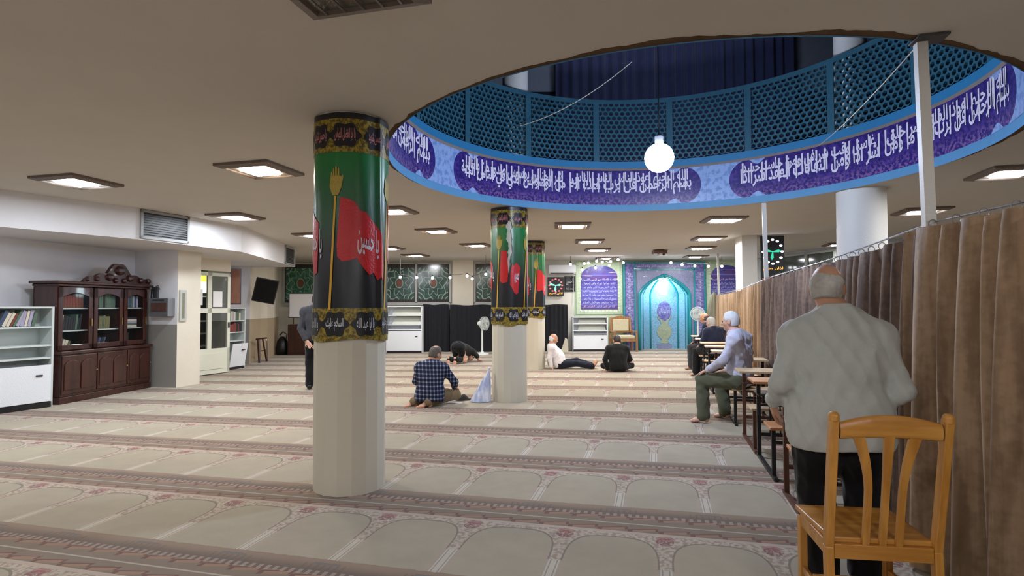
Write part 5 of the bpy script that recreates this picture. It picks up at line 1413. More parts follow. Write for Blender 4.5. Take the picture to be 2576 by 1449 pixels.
# ------------------------------------------------------------------ string of bulbs under the far ceiling
def string_light(label, pts, Y, unlit=()):
    t = thing('string_light', label, 'string light', (0, Y, 0))
    ps = [ony(x, y, Y + (0.6 if k % 3 == 1 else 0.0)) - Vector((0, Y, 0)) for k, (x, y) in enumerate(pts)]
    mb = MB()
    for a, b in zip(ps[:-1], ps[1:]):
        mb.tube([a.lerp(b, i / 8) + Vector((0, 0, 0.085 - 0.12 * (b - a).length * 4 * (i / 8) * (1 - i / 8) * 0.25)) for i in range(9)], 0.005, 4)
    for e in (ps[0], ps[-1]): mb.tube([e + Vector((0, 0, 0.085)), Vector((e.x, e.y, H))], 0.005, 4)
    mb.build('cable', M_dgrey, t)
    for k, p in enumerate(ps):
        mb = MB(); mb.ball(tuple(p), 0.042, 10); bo = mb.build('bulb', G_bulb, t, smooth=True)
        mb = MB(); mb.cyl(p + Vector((0, 0, 0.035)), p + Vector((0, 0, 0.09)), 0.018, n=8); mb.build('socket', M_black, bo)
G_bulb = glow('small_bulb_light', (0.95, 0.95, 1.0), 6.0)
string_light('string of small white bulbs in front of the green windows', [(1007, 697), (1048, 698), (1088, 699), (1132, 698), (1175, 694), (1188, 701), (1222, 690)], 17.0)
string_light('string of small white bulbs before the blue panel and the niche', [(1435, 665), (1465, 679), (1470, 663), (1480, 662), (1498, 674), (1501, 657), (1515, 659), (1533, 667), (1536, 658), (1555, 653), (1568, 661), (1688, 661), (1716, 666), (1748, 669), (1782, 670), (1816, 670)], 17.4)
# ceiling projector
p = ony(1660, 637, 15.6)
t = thing('ceiling_projector', 'brown and white projector hanging from the ceiling before the niche', 'projector', (p.x, p.y, p.z), 0)
mb = MB(); mb.box(-0.19, 0.17, -0.15, 0.15, -0.02, 0.07); mb.build('body', mat('brown_plastic', col=S(112, 82, 76), rough=0.5), t, bevel=0.012)
mb = MB(); mb.box(-0.05, 0.20, -0.17, 0.10, -0.07, -0.02); mb.build('lower_case', M_white, t, bevel=0.012)
mb = MB(); mb.cyl((0, 0, 0.07), (0, 0, H - p.z - 0.0), 0.035, n=12); mb.cyl((0, 0, H - p.z - 0.02), (0, 0, H - p.z), 0.12, n=20); mb.build('mount', M_dgrey, t, smooth=0.6)
mb = MB(); mb.cyl((0.06, -0.19, -0.045), (0.06, -0.16, -0.045), 0.035, n=14); mb.build('lens', M_black, t)

# ------------------------------------------------------------------ vents in the duct
def vent(label, Pa, Pb, px0, px1, py0, py1):
    a = on_line(Pa, Pb, px0, py1); b = on_line(Pa, Pb, px1, py0); d = Vector((b.x - a.x, b.y - a.y, 0)); W = d.length; ang = math.atan2(d.y, d.x); z0, z1 = max(a.z, SZ + 0.03), min(b.z, H - 0.03)
    t = thing('air_vent', label, 'vent', (a.x, a.y, z0), ang); Hh = z1 - z0
    mb = MB()
    for x in (0, W): mb.box(x - 0.02, x + 0.02, -0.03, -0.002, -0.02, Hh + 0.02)
    for z in (0, Hh): mb.box(-0.02, W + 0.02, -0.03, -0.002, z - 0.02, z + 0.02)
    mb.build('frame', mat('vent_frame', col=S(150, 152, 150), rough=0.5) if 'vent_frame' not in bpy.data.materials else bpy.data.materials['vent_frame'], t)
    mb = MB(); mb.box(0, W, -0.006, -0.002, 0, Hh); mb.build('backing', M_black, t)
    n = 11
    for k in range(n):
        z = Hh * (k + 0.5) / n; mb = MB(); mb.box(0, W, -0.022, -0.018, z - 0.008, z + 0.006); mb.build('slat', bpy.data.materials['grey_slat'], t)
mat('grey_slat', col=S(78, 80, 82), rough=0.5)
vent('dark slatted vent in the white duct above the notice pier', B, C_, 354, 472, 545, 596)
vent('small grey vent at the far end of the white duct', D, E_, 716, 738, 628, 664)
p = ony(100, 602, 8.0)
# ------------------------------------------------------------------ small things on the carpet
p = onz(1216, 1012)
t = thing('plastic_bag', 'tall bluish white plastic bag leaning on the torn banner column', 'bag', (p.x - 0.02, p.y + 0.05, 0), 0)
def f_bag():
    x, y, z = xyz(coords()); n = noise(vec(x * 3.0, y * 3.0, z), 5.0, 3.0); return mix(sstep(n, 0.35, 0.65), S(170, 182, 216), S(232, 236, 248))
M_bag = mat('thin_plastic', f_bag, rough=0.3, spec=0.6, bump=0.4)
mb = MB()
def bag(u, v):
    a = 2 * PI * u; k = (1 - v) ** 0.85; r = 1 + 0.10 * math.sin(7 * a + v * 3)
    return (-0.03 + 0.150 * k * r * math.cos(a) + 0.14 * v, 0.10 * k * r * math.sin(a) + 0.02 * v, 0.005 + 0.50 * v)
mb.grid(bag, 56, 20); mb.build('bag', M_bag, t, smooth=True, fix=False)
mb = MB(); mb.ball((0.11, 0.02, 0.505), 0.022, 10); mb.build('knot', M_bag, t, smooth=True)
p = onz(1162, 1008)
t = thing('cap', 'dark olive cap lying on the carpet beside the plaid-shirted man', 'cap', (p.x, p.y + 0.06, 0.004), 0.2)
mb = MB(); mb.lathe([(0.001, 0.085), (0.05, 0.078), (0.085, 0.05), (0.10, 0.0)], n=24); mb.v = [(x * 1.1, y * 0.85, z * (0.9 + 0.2 * math.sin(3 * x * 20))) for x, y, z in mb.v]; mb.build('crown', mat('dark_olive_cloth', speck(S(48, 46, 40), 0.2, 8.0), rough=0.9), t, smooth=True)
mb = MB(); mb.prism([(0.06, -0.06), (0.15, -0.045), (0.17, 0.0), (0.15, 0.045), (0.06, 0.06)], 'z', 0.006, 0.014); mb.build('brim', bpy.data.materials['dark_olive_cloth'], t)
p = onz(1148, 1013)
t = thing('paper_sheet', 'white sheet of paper on the carpet beside the dark cap', 'paper', (p.x - 0.02, p.y - 0.02, 0.003), -0.1)
mb = MB(); mb.grid(lambda u, v: (-0.11 + 0.22 * u, -0.06 + 0.12 * v, 0.002 + 0.004 * math.sin(u * 5)), 10, 4); mb.build('sheet', M_paper, t)
# ------------------------------------------------------------------ people: one smooth skin per body, grown from joints
class Field:
    def __init__(s, h): s.h = h; s.pr = []
    def cone(s, a, b, ra, rb, k=0.03): s.pr.append(('c', np.array(a, float), np.array(b, float), ra, rb, k)); return s
    def ell(s, c, r, R=None, k=0.03): s.pr.append(('e', np.array(c, float), np.array(r, float), np.eye(3) if R is None else R, 0, k)); return s
    def sub(s, c, r, R=None, k=0.02): s.pr.append(('s', np.array(c, float), np.array(r, float), np.eye(3) if R is None else R, 0, k)); return s
    def solve(s, cuts=(), warp=None, grow=0.0):
        lo = np.full(3, 1e9); hi = -lo
        for p in s.pr:
            if p[0] == 's': continue
            if p[0] == 'c':
                m = max(p[3], p[4]); lo = np.minimum(lo, np.minimum(p[1], p[2]) - m); hi = np.maximum(hi, np.maximum(p[1], p[2]) + m)
            else: m = p[2].max(); lo = np.minimum(lo, p[1] - m); hi = np.maximum(hi, p[1] + m)
        lo -= 0.05 + grow; hi += 0.05 + grow; h = s.h
        n = np.ceil((hi - lo) / h).astype(int) + 1
        ax = [lo[i] + h * np.arange(n[i]) for i in range(3)]
        F = np.full(tuple(n), 0.5, np.float32)
        for p in s.pr:
            if p[0] == 'c': m = max(p[3], p[4]); l2 = np.minimum(p[1], p[2]) - m; h2 = np.maximum(p[1], p[2]) + m
            else: m = p[2].max(); l2 = p[1] - m; h2 = p[1] + m
            pad = 0.06 + grow
            i0 = np.maximum(0, np.floor((l2 - pad - lo) / h).astype(int)); i1 = np.minimum(n, np.ceil((h2 + pad - lo) / h).astype(int) + 1)
            sl = tuple(slice(a, b) for a, b in zip(i0, i1))
            x, y, z = np.meshgrid(ax[0][sl[0]], ax[1][sl[1]], ax[2][sl[2]], indexing='ij')
            if p[0] == 'c':
                a, b = p[1], p[2]; ba = b - a; L = max(1e-9, ba @ ba)
                px, py, pz = x - a[0], y - a[1], z - a[2]
                t = np.clip((px * ba[0] + py * ba[1] + pz * ba[2]) / L, 0, 1)
                d = np.sqrt((px - ba[0] * t) ** 2 + (py - ba[1] * t) ** 2 + (pz - ba[2] * t) ** 2) - (p[3] + (p[4] - p[3]) * t)
            else:
                R = p[3]; q = [R[0, i] * (x - p[1][0]) + R[1, i] * (y - p[1][1]) + R[2, i] * (z - p[1][2]) for i in range(3)]
                k0 = np.sqrt(sum((q[i] / p[2][i]) ** 2 for i in range(3))); k1 = np.sqrt(sum((q[i] / p[2][i] ** 2) ** 2 for i in range(3))) + 1e-9
                d = k0 * (k0 - 1) / k1
            f = F[sl]; k = p[5]
            if p[0] == 's':
                hh = np.maximum(k - np.abs(-f - -(-d)), 0) / k if False else np.maximum(k - np.abs(f + d), 0) / k
                F[sl] = np.maximum(f, -d) + hh * hh * k * 0.25
            else:
                hh = np.maximum(k - np.abs(f - d), 0) / k
                F[sl] = np.minimum(f, d) - hh * hh * k * 0.25
        X_, Y_, Z_ = np.meshgrid(*ax, indexing='ij')
        F -= grow
        if warp is not None: F += warp(X_, Y_, Z_).astype(np.float32)
        for c, nrm in cuts:
            nrm = np.array(nrm, float) / np.linalg.norm(nrm)
            F = np.maximum(F, (X_ - c[0]) * nrm[0] + (Y_ - c[1]) * nrm[1] + (Z_ - c[2]) * nrm[2])
        s.F, s.lo, s.ax = F, lo, (X_, Y_, Z_)
        return s
    def mesh(s, name, m, parent, F=None):
        F = s.F if F is None else F; h = s.h; lo = s.lo
        n = np.array(F.shape); ins = F < 0
        cn = np.zeros(tuple(n - 1), np.int32)
        for dx in (0, 1):
            for dy in (0, 1):
                for dz in (0, 1): cn += ins[dx:n[0] - 1 + dx, dy:n[1] - 1 + dy, dz:n[2] - 1 + dz]
        act = (cn > 0) & (cn < 8); idx = np.full(act.shape, -1, np.int64); I = np.argwhere(act); idx[act] = np.arange(len(I))
        sm = np.zeros((len(I), 3)); ct = np.zeros(len(I))
        corners = [(a, b, c) for a in (0, 1) for b in (0, 1) for c in (0, 1)]
        for a in corners:
            for ax_ in range(3):
                if a[ax_]: continue
                b = list(a); b[ax_] = 1
                fa = F[I[:, 0] + a[0], I[:, 1] + a[1], I[:, 2] + a[2]]; fb = F[I[:, 0] + b[0], I[:, 1] + b[1], I[:, 2] + b[2]]
                c = (fa < 0) != (fb < 0); t = np.where(c, fa / np.where(c, fa - fb, 1), 0)
                pt = np.tile(np.array(a, float), (len(I), 1)); pt[:, ax_] += t
                sm += pt * c[:, None]; ct += c
        V = lo + h * (I + sm / np.maximum(ct, 1)[:, None])
        faces = []
        for ax_ in range(3):
            o1, o2 = [(1, 2), (2, 0), (0, 1)][ax_]
            sl0 = [slice(None)] * 3; sl1 = [slice(None)] * 3; sl0[ax_] = slice(0, -1); sl1[ax_] = slice(1, None)
            A_, B_ = ins[tuple(sl0)], ins[tuple(sl1)]
            E = np.argwhere(A_ != B_); E = E[(E[:, o1] > 0) & (E[:, o2] > 0) & (E[:, o1] < n[o1] - 1) & (E[:, o2] < n[o2] - 1)]
            q = []
            for d1_, d2_ in ((1, 1), (0, 1), (0, 0), (1, 0)):
                c = E.copy(); c[:, o1] -= d1_; c[:, o2] -= d2_; q.append(idx[c[:, 0], c[:, 1], c[:, 2]])
            q = np.stack(q, 1); fl2 = ~A_[E[:, 0], E[:, 1], E[:, 2]]
            q[fl2] = q[fl2][:, ::-1]; faces.append(q)
        Q = np.concatenate(faces); Q = Q[(Q >= 0).all(1)]
        me = bpy.data.meshes.new(name)
        me.vertices.add(len(V)); me.vertices.foreach_set('co', V.astype(np.float32).ravel())
        me.loops.add(len(Q) * 4); me.loops.foreach_set('vertex_index', Q.astype(np.int32).ravel())
        me.polygons.add(len(Q)); me.polygons.foreach_set('loop_start', np.arange(0, len(Q) * 4, 4, dtype=np.int32))
        me.polygons.foreach_set('use_smooth', np.ones(len(Q), bool))
        me.materials.append(m); me.update(calc_edges=True); me.validate()
        o = bpy.data.objects.new(name, me); COL.objects.link(o); o.parent = parent
        return o
def V3(*a): return np.array(a, float)
def nrm(v): v = np.array(v, float); return v / max(1e-9, np.linalg.norm(v))
def f_skin(c1, c2):
    def f():
        n = noise(coords(), 14.0, 3.0); return mix(n, c1, c2)
    return f
def skinmat(name, c1, c2): return mat(name, f_skin(c1, c2), rough=0.5, spec=0.4)
def clothmat(name, c, amt=0.14, rough=0.9):
    def f():
        v = coords(); n = noise(v, 7.0, 4.0); n2 = noise(v, 120.0, 2.0)
        return {'col': scale_col(c, 1.0 - amt + n * amt * 1.6 + n2 * 0.06), 'h': n * 0.8 + n2 * 0.2, 'd': 0.012}
    return mat(name, f, rough=rough, spec=0.2, bump=0.35, sheen=0.15)

def add_hand(F, w_, d, pn, t, curl, sc_=1.0, res=0.006):
    # palm plus four fingers of unequal length bent at three knuckles, thumb off the side of the palm
    d, pn, t = nrm(d), nrm(pn), nrm(t); k = 0.006
    kn = [w_ + d * (0.086 - 0.004 * abs(i - 1.2)) * sc_ + t * (0.031 - 0.0205 * i) * sc_ for i in range(4)]
    for i in range(4): F.cone(w_ + t * (0.016 - 0.011 * i) * sc_, kn[i], 0.017 * sc_, 0.0115 * sc_, 0.012)
    for i, L in enumerate((0.074, 0.083, 0.077, 0.060)):
        p = kn[i]; a = 0.0; dd = nrm(d + t * (0.10 - 0.07 * i))
        for fr_, r0, r1 in ((0.46, 0.0095, 0.0088), (0.30, 0.0088, 0.008), (0.24, 0.008, 0.0068)):
            a += curl * (0.75 if fr_ == 0.46 else 1.1) * (1 + 0.08 * i)
            q = p + (dd * math.cos(a) + pn * math.sin(a)) * L * fr_ * sc_; F.cone(p, q, r0 * sc_, r1 * sc_, 0.004); p = q
    b = w_ + d * 0.024 * sc_ + t * 0.026 * sc_
    m1 = b + nrm(d * 0.75 + t * 0.65 + pn * 0.25) * 0.046 * sc_; m2 = m1 + nrm(d * 0.95 + t * 0.22 + pn * 0.3) * 0.032 * sc_
    F.cone(w_ + d * 0.01 + t * 0.012, b, 0.016 * sc_, 0.0145 * sc_, 0.012); F.cone(b, m1, 0.0145 * sc_, 0.0105 * sc_, 0.006); F.cone(m1, m2, 0.0105 * sc_, 0.008 * sc_, 0.005)
def add_foot(F, a, f, up, sc_=1.0):
    f, up = nrm(f), nrm(up); s_ = np.cross(f, up)
    F.cone(a, a - f * 0.035 * sc_ - up * 0.040 * sc_, 0.036, 0.034, 0.02)
    F.cone(a - up * 0.01, a + f * 0.10 * sc_ - up * 0.052 * sc_, 0.034, 0.026, 0.02)
    for i in range(5):
        o_ = s_ * (0.030 - 0.0155 * i) * sc_; L = (0.152, 0.158, 0.150, 0.142, 0.130)[i]
        F.cone(a + f * 0.06 * sc_ - up * 0.050 * sc_ + o_, a + f * 0.125 * sc_ - up * 0.062 * sc_ + o_ * 1.15, 0.022, 0.018, 0.012)
        F.cone(a + f * 0.125 * sc_ - up * 0.063 * sc_ + o_ * 1.15, a + f * L * sc_ - up * 0.068 * sc_ + o_ * 1.2, 0.013, 0.011 if i else 0.014, 0.005)

def person(label, loc, rot, J, skin, shirt, trousers, hairm=None, h=0.010, bulk=1.0, belly=0.0, hair='full', hem=None, wrinkle=0.004, shoes=None, extra=None, sleeve=1.0, tr_r=1.0):
    root = thing('person', label, 'person', loc, rot)
    P = {k: np.array(v, float) for k, v in J.items()}
    up = nrm(P['nb'] - P['pel']); lat = nrm(P['shR'] - P['shL']); lat = nrm(lat - up * (lat @ up)); fw = np.cross(up, lat)
    RT = np.stack([lat, fw, up], 1)
    hl = nrm(P['hipR'] - P['hipL']); upp = nrm(up - hl * (up @ hl)); RP = np.stack([hl, np.cross(upp, hl), upp], 1)
    hf = nrm(P['hf']); hu = P.get('hu', V3(0, 0, 1)); hu = nrm(hu - hf * (hu @ hf)); hr = np.cross(hf, hu); RH = np.stack([hr, hf, hu], 1)
    hd = P['hd']
    def hp(x, y, z): return hd + RH @ V3(x, y, z)
    tl = np.linalg.norm(P['nb'] - P['pel'])
    def torso(F, g=0.0, b=1.0):
        F.ell(P['pel'], V3(0.165 * b, 0.115 * b, 0.13) + g * 2.0, RP, 0.05)
        mid = P['pel'] * 0.55 + P['nb'] * 0.45
        F.ell(P['pel'] * 0.72 + P['nb'] * 0.28 + fw * (0.01 + belly * 0.6), V3(0.155 * b, 0.112 * b + belly, 0.19) + g, RT, 0.07)
        F.ell(P['che'], V3(0.172 * b, 0.112 * (0.5 + 0.5 * b), 0.20) + g, RT, 0.07)
        for s_ in 'LR':
            F.cone(P['che'] * 0.30 + P['nb'] * 0.70 - fw * 0.015, P['sh' + s_], 0.075 + g, 0.062 * (0.6 + 0.4 * b) + g, 0.05)
            F.cone(P['nb'] + up * 0.015 - fw * 0.01, P['sh' + s_] * 0.92 + P['nb'] * 0.08, 0.052 + g, 0.052 + g, 0.06)
            F.cone(P['che'] + (P['sh' + s_] - P['che']) * 0.55 - up * 0.06, P['sh' + s_] - up * 0.02, 0.085 * b + g, 0.06 + g, 0.05)
    def arms(F, g=0.0, cut=1.0, b=1.0, loose=1.0):
        for s_ in 'LR':
            e, w_ = P['el' + s_], P['wr' + s_]; we = e + (w_ - e) * cut
            F.cone(P['sh' + s_], e, 0.054 * b + g, 0.043 * b + g * loose, 0.035); F.cone(e, we, 0.042 * b + g * loose, 0.030 + g * loose, 0.02)
    def legs(F, g=0.0, cut=1.0, t=1.0, calf=True):
        for s_ in 'LR':
            k, a = P['kn' + s_], P['an' + s_]; ae = k + (a - k) * cut
            F.cone(P['hip' + s_], k, 0.088 * (0.6 + 0.4 * bulk) * t + g, 0.060 * t + g, 0.05)
            if calf: F.cone(k, k + (a - k) * 0.35, 0.056 + g, 0.056 + g, 0.03); F.cone(k + (a - k) * 0.35, ae, 0.056 + g, 0.036 + g, 0.02)
            else: F.cone(k, ae, 0.062 * t + g, 0.058 * t + g, 0.03)
    B = Field(h)
    torso(B, 0, bulk); arms(B, 0, 1.0, 1.0); legs(B)
    B.cone(P['nb'] - up * 0.02, hp(0, -0.02, -0.05), 0.066, 0.055, 0.035)
    B.ell(hp(0, -0.008, 0.022), V3(0.076, 0.097, 0.100), RH, 0.02)
    B.ell(hp(0, 0.028, -0.040), V3(0.060, 0.066, 0.078), RH, 0.03)
    B.cone(hp(0, 0.070, -0.088), hp(0, 0.064, -0.092), 0.021, 0.02, 0.025)
    B.cone(hp(-0.03, 0.078, 0.022), hp(0.03, 0.078, 0.022), 0.014, 0.014, 0.02)
    B.cone(hp(0, 0.090, 0.012), hp(0, 0.112, -0.024), 0.009, 0.015, 0.012)
    B.ell(hp(0, 0.089, -0.058), V3(0.024, 0.010, 0.009), RH, 0.008)
    for q in (-1, 1):
        B.sub(hp(q * 0.031, 0.096, 0.002), V3(0.017, 0.014, 0.011), RH, 0.012)
        B.ell(hp(q * 0.079, -0.004, -0.012), V3(0.011, 0.024, 0.034), RH, 0.008)
        B.ell(hp(q * 0.046, 0.058, -0.022), V3(0.022, 0.022, 0.02), RH, 0.02)
    for s_ in 'LR':
        d = nrm(P.get('hd' + s_, P['wr' + s_] - P['el' + s_])); pn = nrm(P.get('pn' + s_, V3(0.0, 0, -1))); pn = nrm(pn - d * (pn @ d))
        t = np.cross(d, pn) * (1 if s_ == 'L' else -1)
        add_hand(B, P['wr' + s_] + d * 0.012, d, pn, t, float(J.get('curl' + s_, 0.3)))
        add_foot(B, P['an' + s_], P.get('ft' + s_, V3(0, 1, 0)), P.get('fu' + s_, V3(0, 0, 1)))
    B.solve()
    body = B.mesh('body', skin, root)
    mb = MB()
    for q in (-1, 1): mb.ball(tuple(hp(q * 0.031, 0.083, 0.002)), 0.0115, 10)
    mb.build('eyes', M_eye, root, smooth=True)
    rs = np.random.RandomState(abs(hash(label)) % 1000 if False else len(label) * 7)
    wv = [(nrm(rs.randn(3) * V3(1, 1, 0.7)) * rs.uniform(22, 58), rs.uniform(0, 6)) for _ in range(7)]
    def warp(x, y, z):
        a = 0
        for i, (k, ph) in enumerate(wv):
            n2 = wv[(i + 1) % 7][0] * 0.4
            a = a + np.abs(np.sin(k[0] * x + k[1] * y + k[2] * z + ph + 1.6 * np.sin(n2[0] * x + n2[1] * y + n2[2] * z))) - 0.6
        return a * wrinkle * 0.6
    Sh = Field(h)
    torso(Sh, 0.013, bulk); arms(Sh, 0.012, 0.93 * sleeve, 1.0, 1.25)
    if hem is not None: torso_low = P['pel'] - up * 0.10; Sh.cone(P['pel'] + RP @ V3(-0.075, 0, 0), torso_low + RP @ V3(-0.088, 0, 0), 0.124 * bulk, 0.124 * bulk, 0.06); Sh.cone(P['pel'] + RP @ V3(0.075, 0, 0), torso_low + RP @ V3(0.088, 0, 0), 0.124 * bulk, 0.124 * bulk, 0.06)
    Sh.cone(P['nb'] - up * 0.03, P['nb'] + (hd - P['nb']) * 0.30, 0.080, 0.070, 0.02)
    cuts = [(P['nb'] + (hd - P['nb']) * 0.34, nrm((hd - P['nb']) * 0.5 + up * 0.1 - lat * (lat @ (hd - P['nb'])) * 0.5))]
    cuts.append((hem, -up) if hem is not None else (P['pel'] - up * 0.095, -up))
    if J.get('floor', True): cuts.append((V3(0, 0, 0.004), V3(0, 0, -1)))
    Sh.solve([cuts[0]] + [], warp)
    # the hem cut only applies near the trunk, so lowered sleeves stay whole
    X_, Y_, Z_ = Sh.ax; F = Sh.F
    c, nr = cuts[1][0], nrm(cuts[1][1]); hemd = (X_ - c[0]) * nr[0] + (Y_ - c[1]) * nr[1] + (Z_ - c[2]) * nr[2] + 0.008 * np.sin(X_ * 11)
    armd = np.full(F.shape, 1e3)
    for s_ in 'LR':
        for a, b in ((P['sh' + s_], P['el' + s_]), (P['el' + s_], P['wr' + s_])):
            ba = b - a; t = np.clip(((X_ - a[0]) * ba[0] + (Y_ - a[1]) * ba[1] + (Z_ - a[2]) * ba[2]) / (ba @ ba), 0, 1)
            armd = np.minimum(armd, np.sqrt((X_ - a[0] - ba[0] * t) ** 2 + (Y_ - a[1] - ba[1] * t) ** 2 + (Z_ - a[2] - ba[2] * t) ** 2))
    F = np.where(armd < 0.075, F, np.maximum(F, hemd)); F = np.maximum(F, 0.004 - Z_)
    Sh.mesh('shirt', shirt, root, F)
    T = Field(h)
    T.ell(P['pel'], V3(0.165 * bulk + 0.010, 0.115 * bulk + 0.010, 0.14), RP, 0.05); legs(T, 0.012, 0.97, tr_r, False)
    T.solve([(P['pel'] + upp * 0.10, upp)], lambda x, y, z: warp(x * 0.8, y * 0.8, z * 0.8))
    T.mesh('trousers', trousers, root, np.maximum(T.F, 0.004 - T.ax[2]))
    if hairm is not None:
        Hh = Field(min(h, 0.008)); g = 0.007
        Hh.ell(hp(0, -0.008, 0.022), V3(0.076, 0.097, 0.100) + g, RH, 0.02); Hh.ell(hp(0, -0.02, -0.035), V3(0.064, 0.075, 0.07) + g, RH, 0.03)
        Hh.solve()
        X_, Y_, Z_ = Hh.ax; rel = [RH[0, i] * (X_ - hd[0]) + RH[1, i] * (Y_ - hd[1]) + RH[2, i] * (Z_ - hd[2]) for i in range(3)]
        x, y, z = rel
        front = y - 0.055 + np.maximum(0, 0.03 - z) * 0.9                       # hair line over the face
        low = -(z + 0.070) - np.minimum(0, y) * 0.10
        F = np.maximum(np.maximum(Hh.F, front), low)
        if hair == 'fringe': F = np.maximum(F, z - 0.036 + y * 0.30 + 0.006 * np.sin(x * 55))
        if hair == 'thin': F = np.maximum(F, 0.045 - np.sqrt(x * x + (y + 0.045) ** 2 + (z - 0.115) ** 2))
        if hair == 'bald': F = np.maximum(F, z - 0.015 + y * 0.3)
        F = F + 0.0015 * np.sin(x * 300) * np.sin(z * 240)
        for q in (-1, 1): F = np.maximum(F, 0.030 - np.sqrt(((x - q * 0.085) * 1.0) ** 2 + (y + 0.0) ** 2 + (z + 0.012) ** 2))
        Hh.mesh('hair', hairm, root, F)
    if shoes is not None:
        for s_ in 'LR':
            Fs = Field(h); a, f, u_ = P['an' + s_], nrm(P.get('ft' + s_, V3(0, 1, 0))), nrm(P.get('fu' + s_, V3(0, 0, 1)))
            Fs.cone(a + u_ * 0.02, a - f * 0.035 - u_ * 0.035, 0.046, 0.045, 0.02); Fs.cone(a, a + f * 0.11 - u_ * 0.045, 0.044, 0.042, 0.02); Fs.cone(a + f * 0.08 - u_ * 0.045, a + f * 0.15 - u_ * 0.05, 0.046, 0.034, 0.02)
            Fs.solve(); Fs.mesh('shoe', shoes, root, np.maximum(Fs.F, 0.003 - Fs.ax[2]))
    return root
M_eye = mat('eye', col=S(40, 30, 26), rough=0.2)
SK1 = skinmat('skin_tan', S(184, 134, 106), S(200, 152, 124)); SK2 = skinmat('skin_fair', S(200, 154, 132), S(216, 172, 150))
M_hgrey = mat('grey_hair', speck(S(176, 174, 168), 0.4, 30.0), rough=0.7, bump=0.4)
M_hwhite = mat('white_hair', speck(S(214, 214, 216), 0.25, 30.0), rough=0.7, bump=0.4)
M_hdark = mat('dark_hair', speck(S(40, 34, 30), 0.4, 30.0), rough=0.6, bump=0.4)
M_hsalt = mat('salt_and_pepper_hair', speck(S(92, 84, 76), 0.5, 40.0), rough=0.7, bump=0.4)
C_grey = clothmat('grey_shirt_cloth', S(190, 194, 190), 0.08); C_black = clothmat('black_cloth', S(20, 20, 22)); C_lilac = clothmat('pale_lilac_cloth', S(196, 196, 214), 0.08)
C_olive = clothmat('olive_cloth', S(92, 94, 74)); C_navy = clothmat('navy_cloth', S(34, 40, 62)); C_white = clothmat('white_shirt_cloth', S(226, 222, 224), 0.06)
C_dnavy = clothmat('dark_navy_trousers', S(26, 30, 42)); C_khaki = clothmat('khaki_cloth', S(126, 108, 80)); C_char = clothmat('charcoal_cloth', S(58, 58, 62)); C_blackshirt = clothmat('black_shirt_cloth', S(26, 27, 28))  # the last cloth is plain black shirt fabric
def f_plaid():
    x, y, z = xyz(coords()); p = 0.058
    a = fr((x + y * 0.6) / p); b = fr((z + 0.02) / p)
    l1 = sstep(ab(a - 0.5), 0.26, 0.06); l2 = sstep(ab(b - 0.5), 0.26, 0.06)
    c = mix(mx(l1, l2) * 0.45, S(24, 30, 52), S(104, 114, 140)); c = mix(l1 * l2, c, S(152, 160, 182))
    return {'col': c, 'h': noise(coords(), 9.0, 3.0), 'd': 0.01}
C_plaid = mat('blue_plaid_cloth', f_plaid, rough=0.9, spec=0.2, bump=0.3)
def legs_stand(z=0.9, dx=0.10): return dict(hipL=(-dx, 0, z), hipR=(dx, 0, z), knL=(-dx - 0.01, 0.015, 0.48), knR=(dx + 0.01, 0.015, 0.48), anL=(-dx, -0.02, 0.09), anR=(dx, -0.02, 0.09), ftL=(-0.2, 1, 0), ftR=(0.2, 1, 0))
# man standing before the chair, seen from behind
J = dict(pel=(0, 0, 0.90), che=(0, 0.0, 1.17), nb=(0, 0.02, 1.405), hd=(-0.03, 0.05, 1.545), hf=(0.39, 0.92, -0.10),
         shL=(-0.20, 0, 1.285), shR=(0.19, 0, 1.285), elL=(-0.28, -0.05, 1.05), elR=(0.268, -0.06, 1.02), wrL=(-0.285, 0.15, 0.92), wrR=(0.20, 0.19, 1.0),
         hdL=(0.06, 0.45, -0.7), pnL=(1, 0.1, 0.1), hdR=(-0.5, 0.6, -0.1), pnR=(-0.3, 0, -1), curlL=0.35, curlR=0.4, **legs_stand(0.86, 0.105))
person('elderly balding man in a loose grey shirt standing behind the wooden chair', (1.70, 3.0, 0), ROT, J, SK1, C_grey, C_black, M_hgrey, h=0.0075, bulk=1.36, belly=0.045, hair='fringe', hem=V3(0, 0, 0.715), wrinkle=0.006, shoes=mat('navy_sock', col=S(26, 30, 60), rough=0.9), tr_r=1.28)
# seated man turned to the aisle
def sit(dz=0.0, kL=(-0.14, .42, .52), kR=(.20, .42, .52), aL=(-.17, .40, .085), aR=(.2, .36, .085)):
    return dict(pel=(0, 0, .57), hipL=(-.10, .0, .545), hipR=(.10, 0, .545), knL=kL, knR=kR, anL=aL, anR=aR)
J = dict(che=(0, .0, .86), nb=(0, .06, 1.105), hd=(0, .11, 1.26), hf=(-.05, 1, -.12), shL=(-.19, .0, 1.045), shR=(.19, 0, 1.045), elL=(-.26, .10, .80), elR=(.27, .0, .78), wrL=(-.16, .34, .655), wrR=(.22, .25, .63),
         hdL=(.05, .9, -.4), pnL=(0, -.3, -1), hdR=(-.1, .9, -.2), curlL=0.25, ftL=(-.25, 1, 0), ftR=(.3, 1, 0), **sit(kR=(.28, .36, .52), aR=(.27, .30, .085)))
person('white-haired man in a pale lilac shirt sitting sideways on a school bench', (2.785, 7.02, 0), math.radians(48.7), J, SK2, C_lilac, C_olive, M_hwhite, h=0.009, hair='full', wrinkle=0.007, bulk=1.05, tr_r=1.15)
J = dict(che=(0, .02, .79), nb=(0, .09, .985), hd=(0, .14, 1.10), hf=(-.1, 1, -.2), shL=(-.19, .04, .93), shR=(.19, .04, .93), elL=(-.25, .08, .76), elR=(.25, .08, .76), wrL=(-.14, .30, .64), wrR=(.14, .30, .64), **sit())
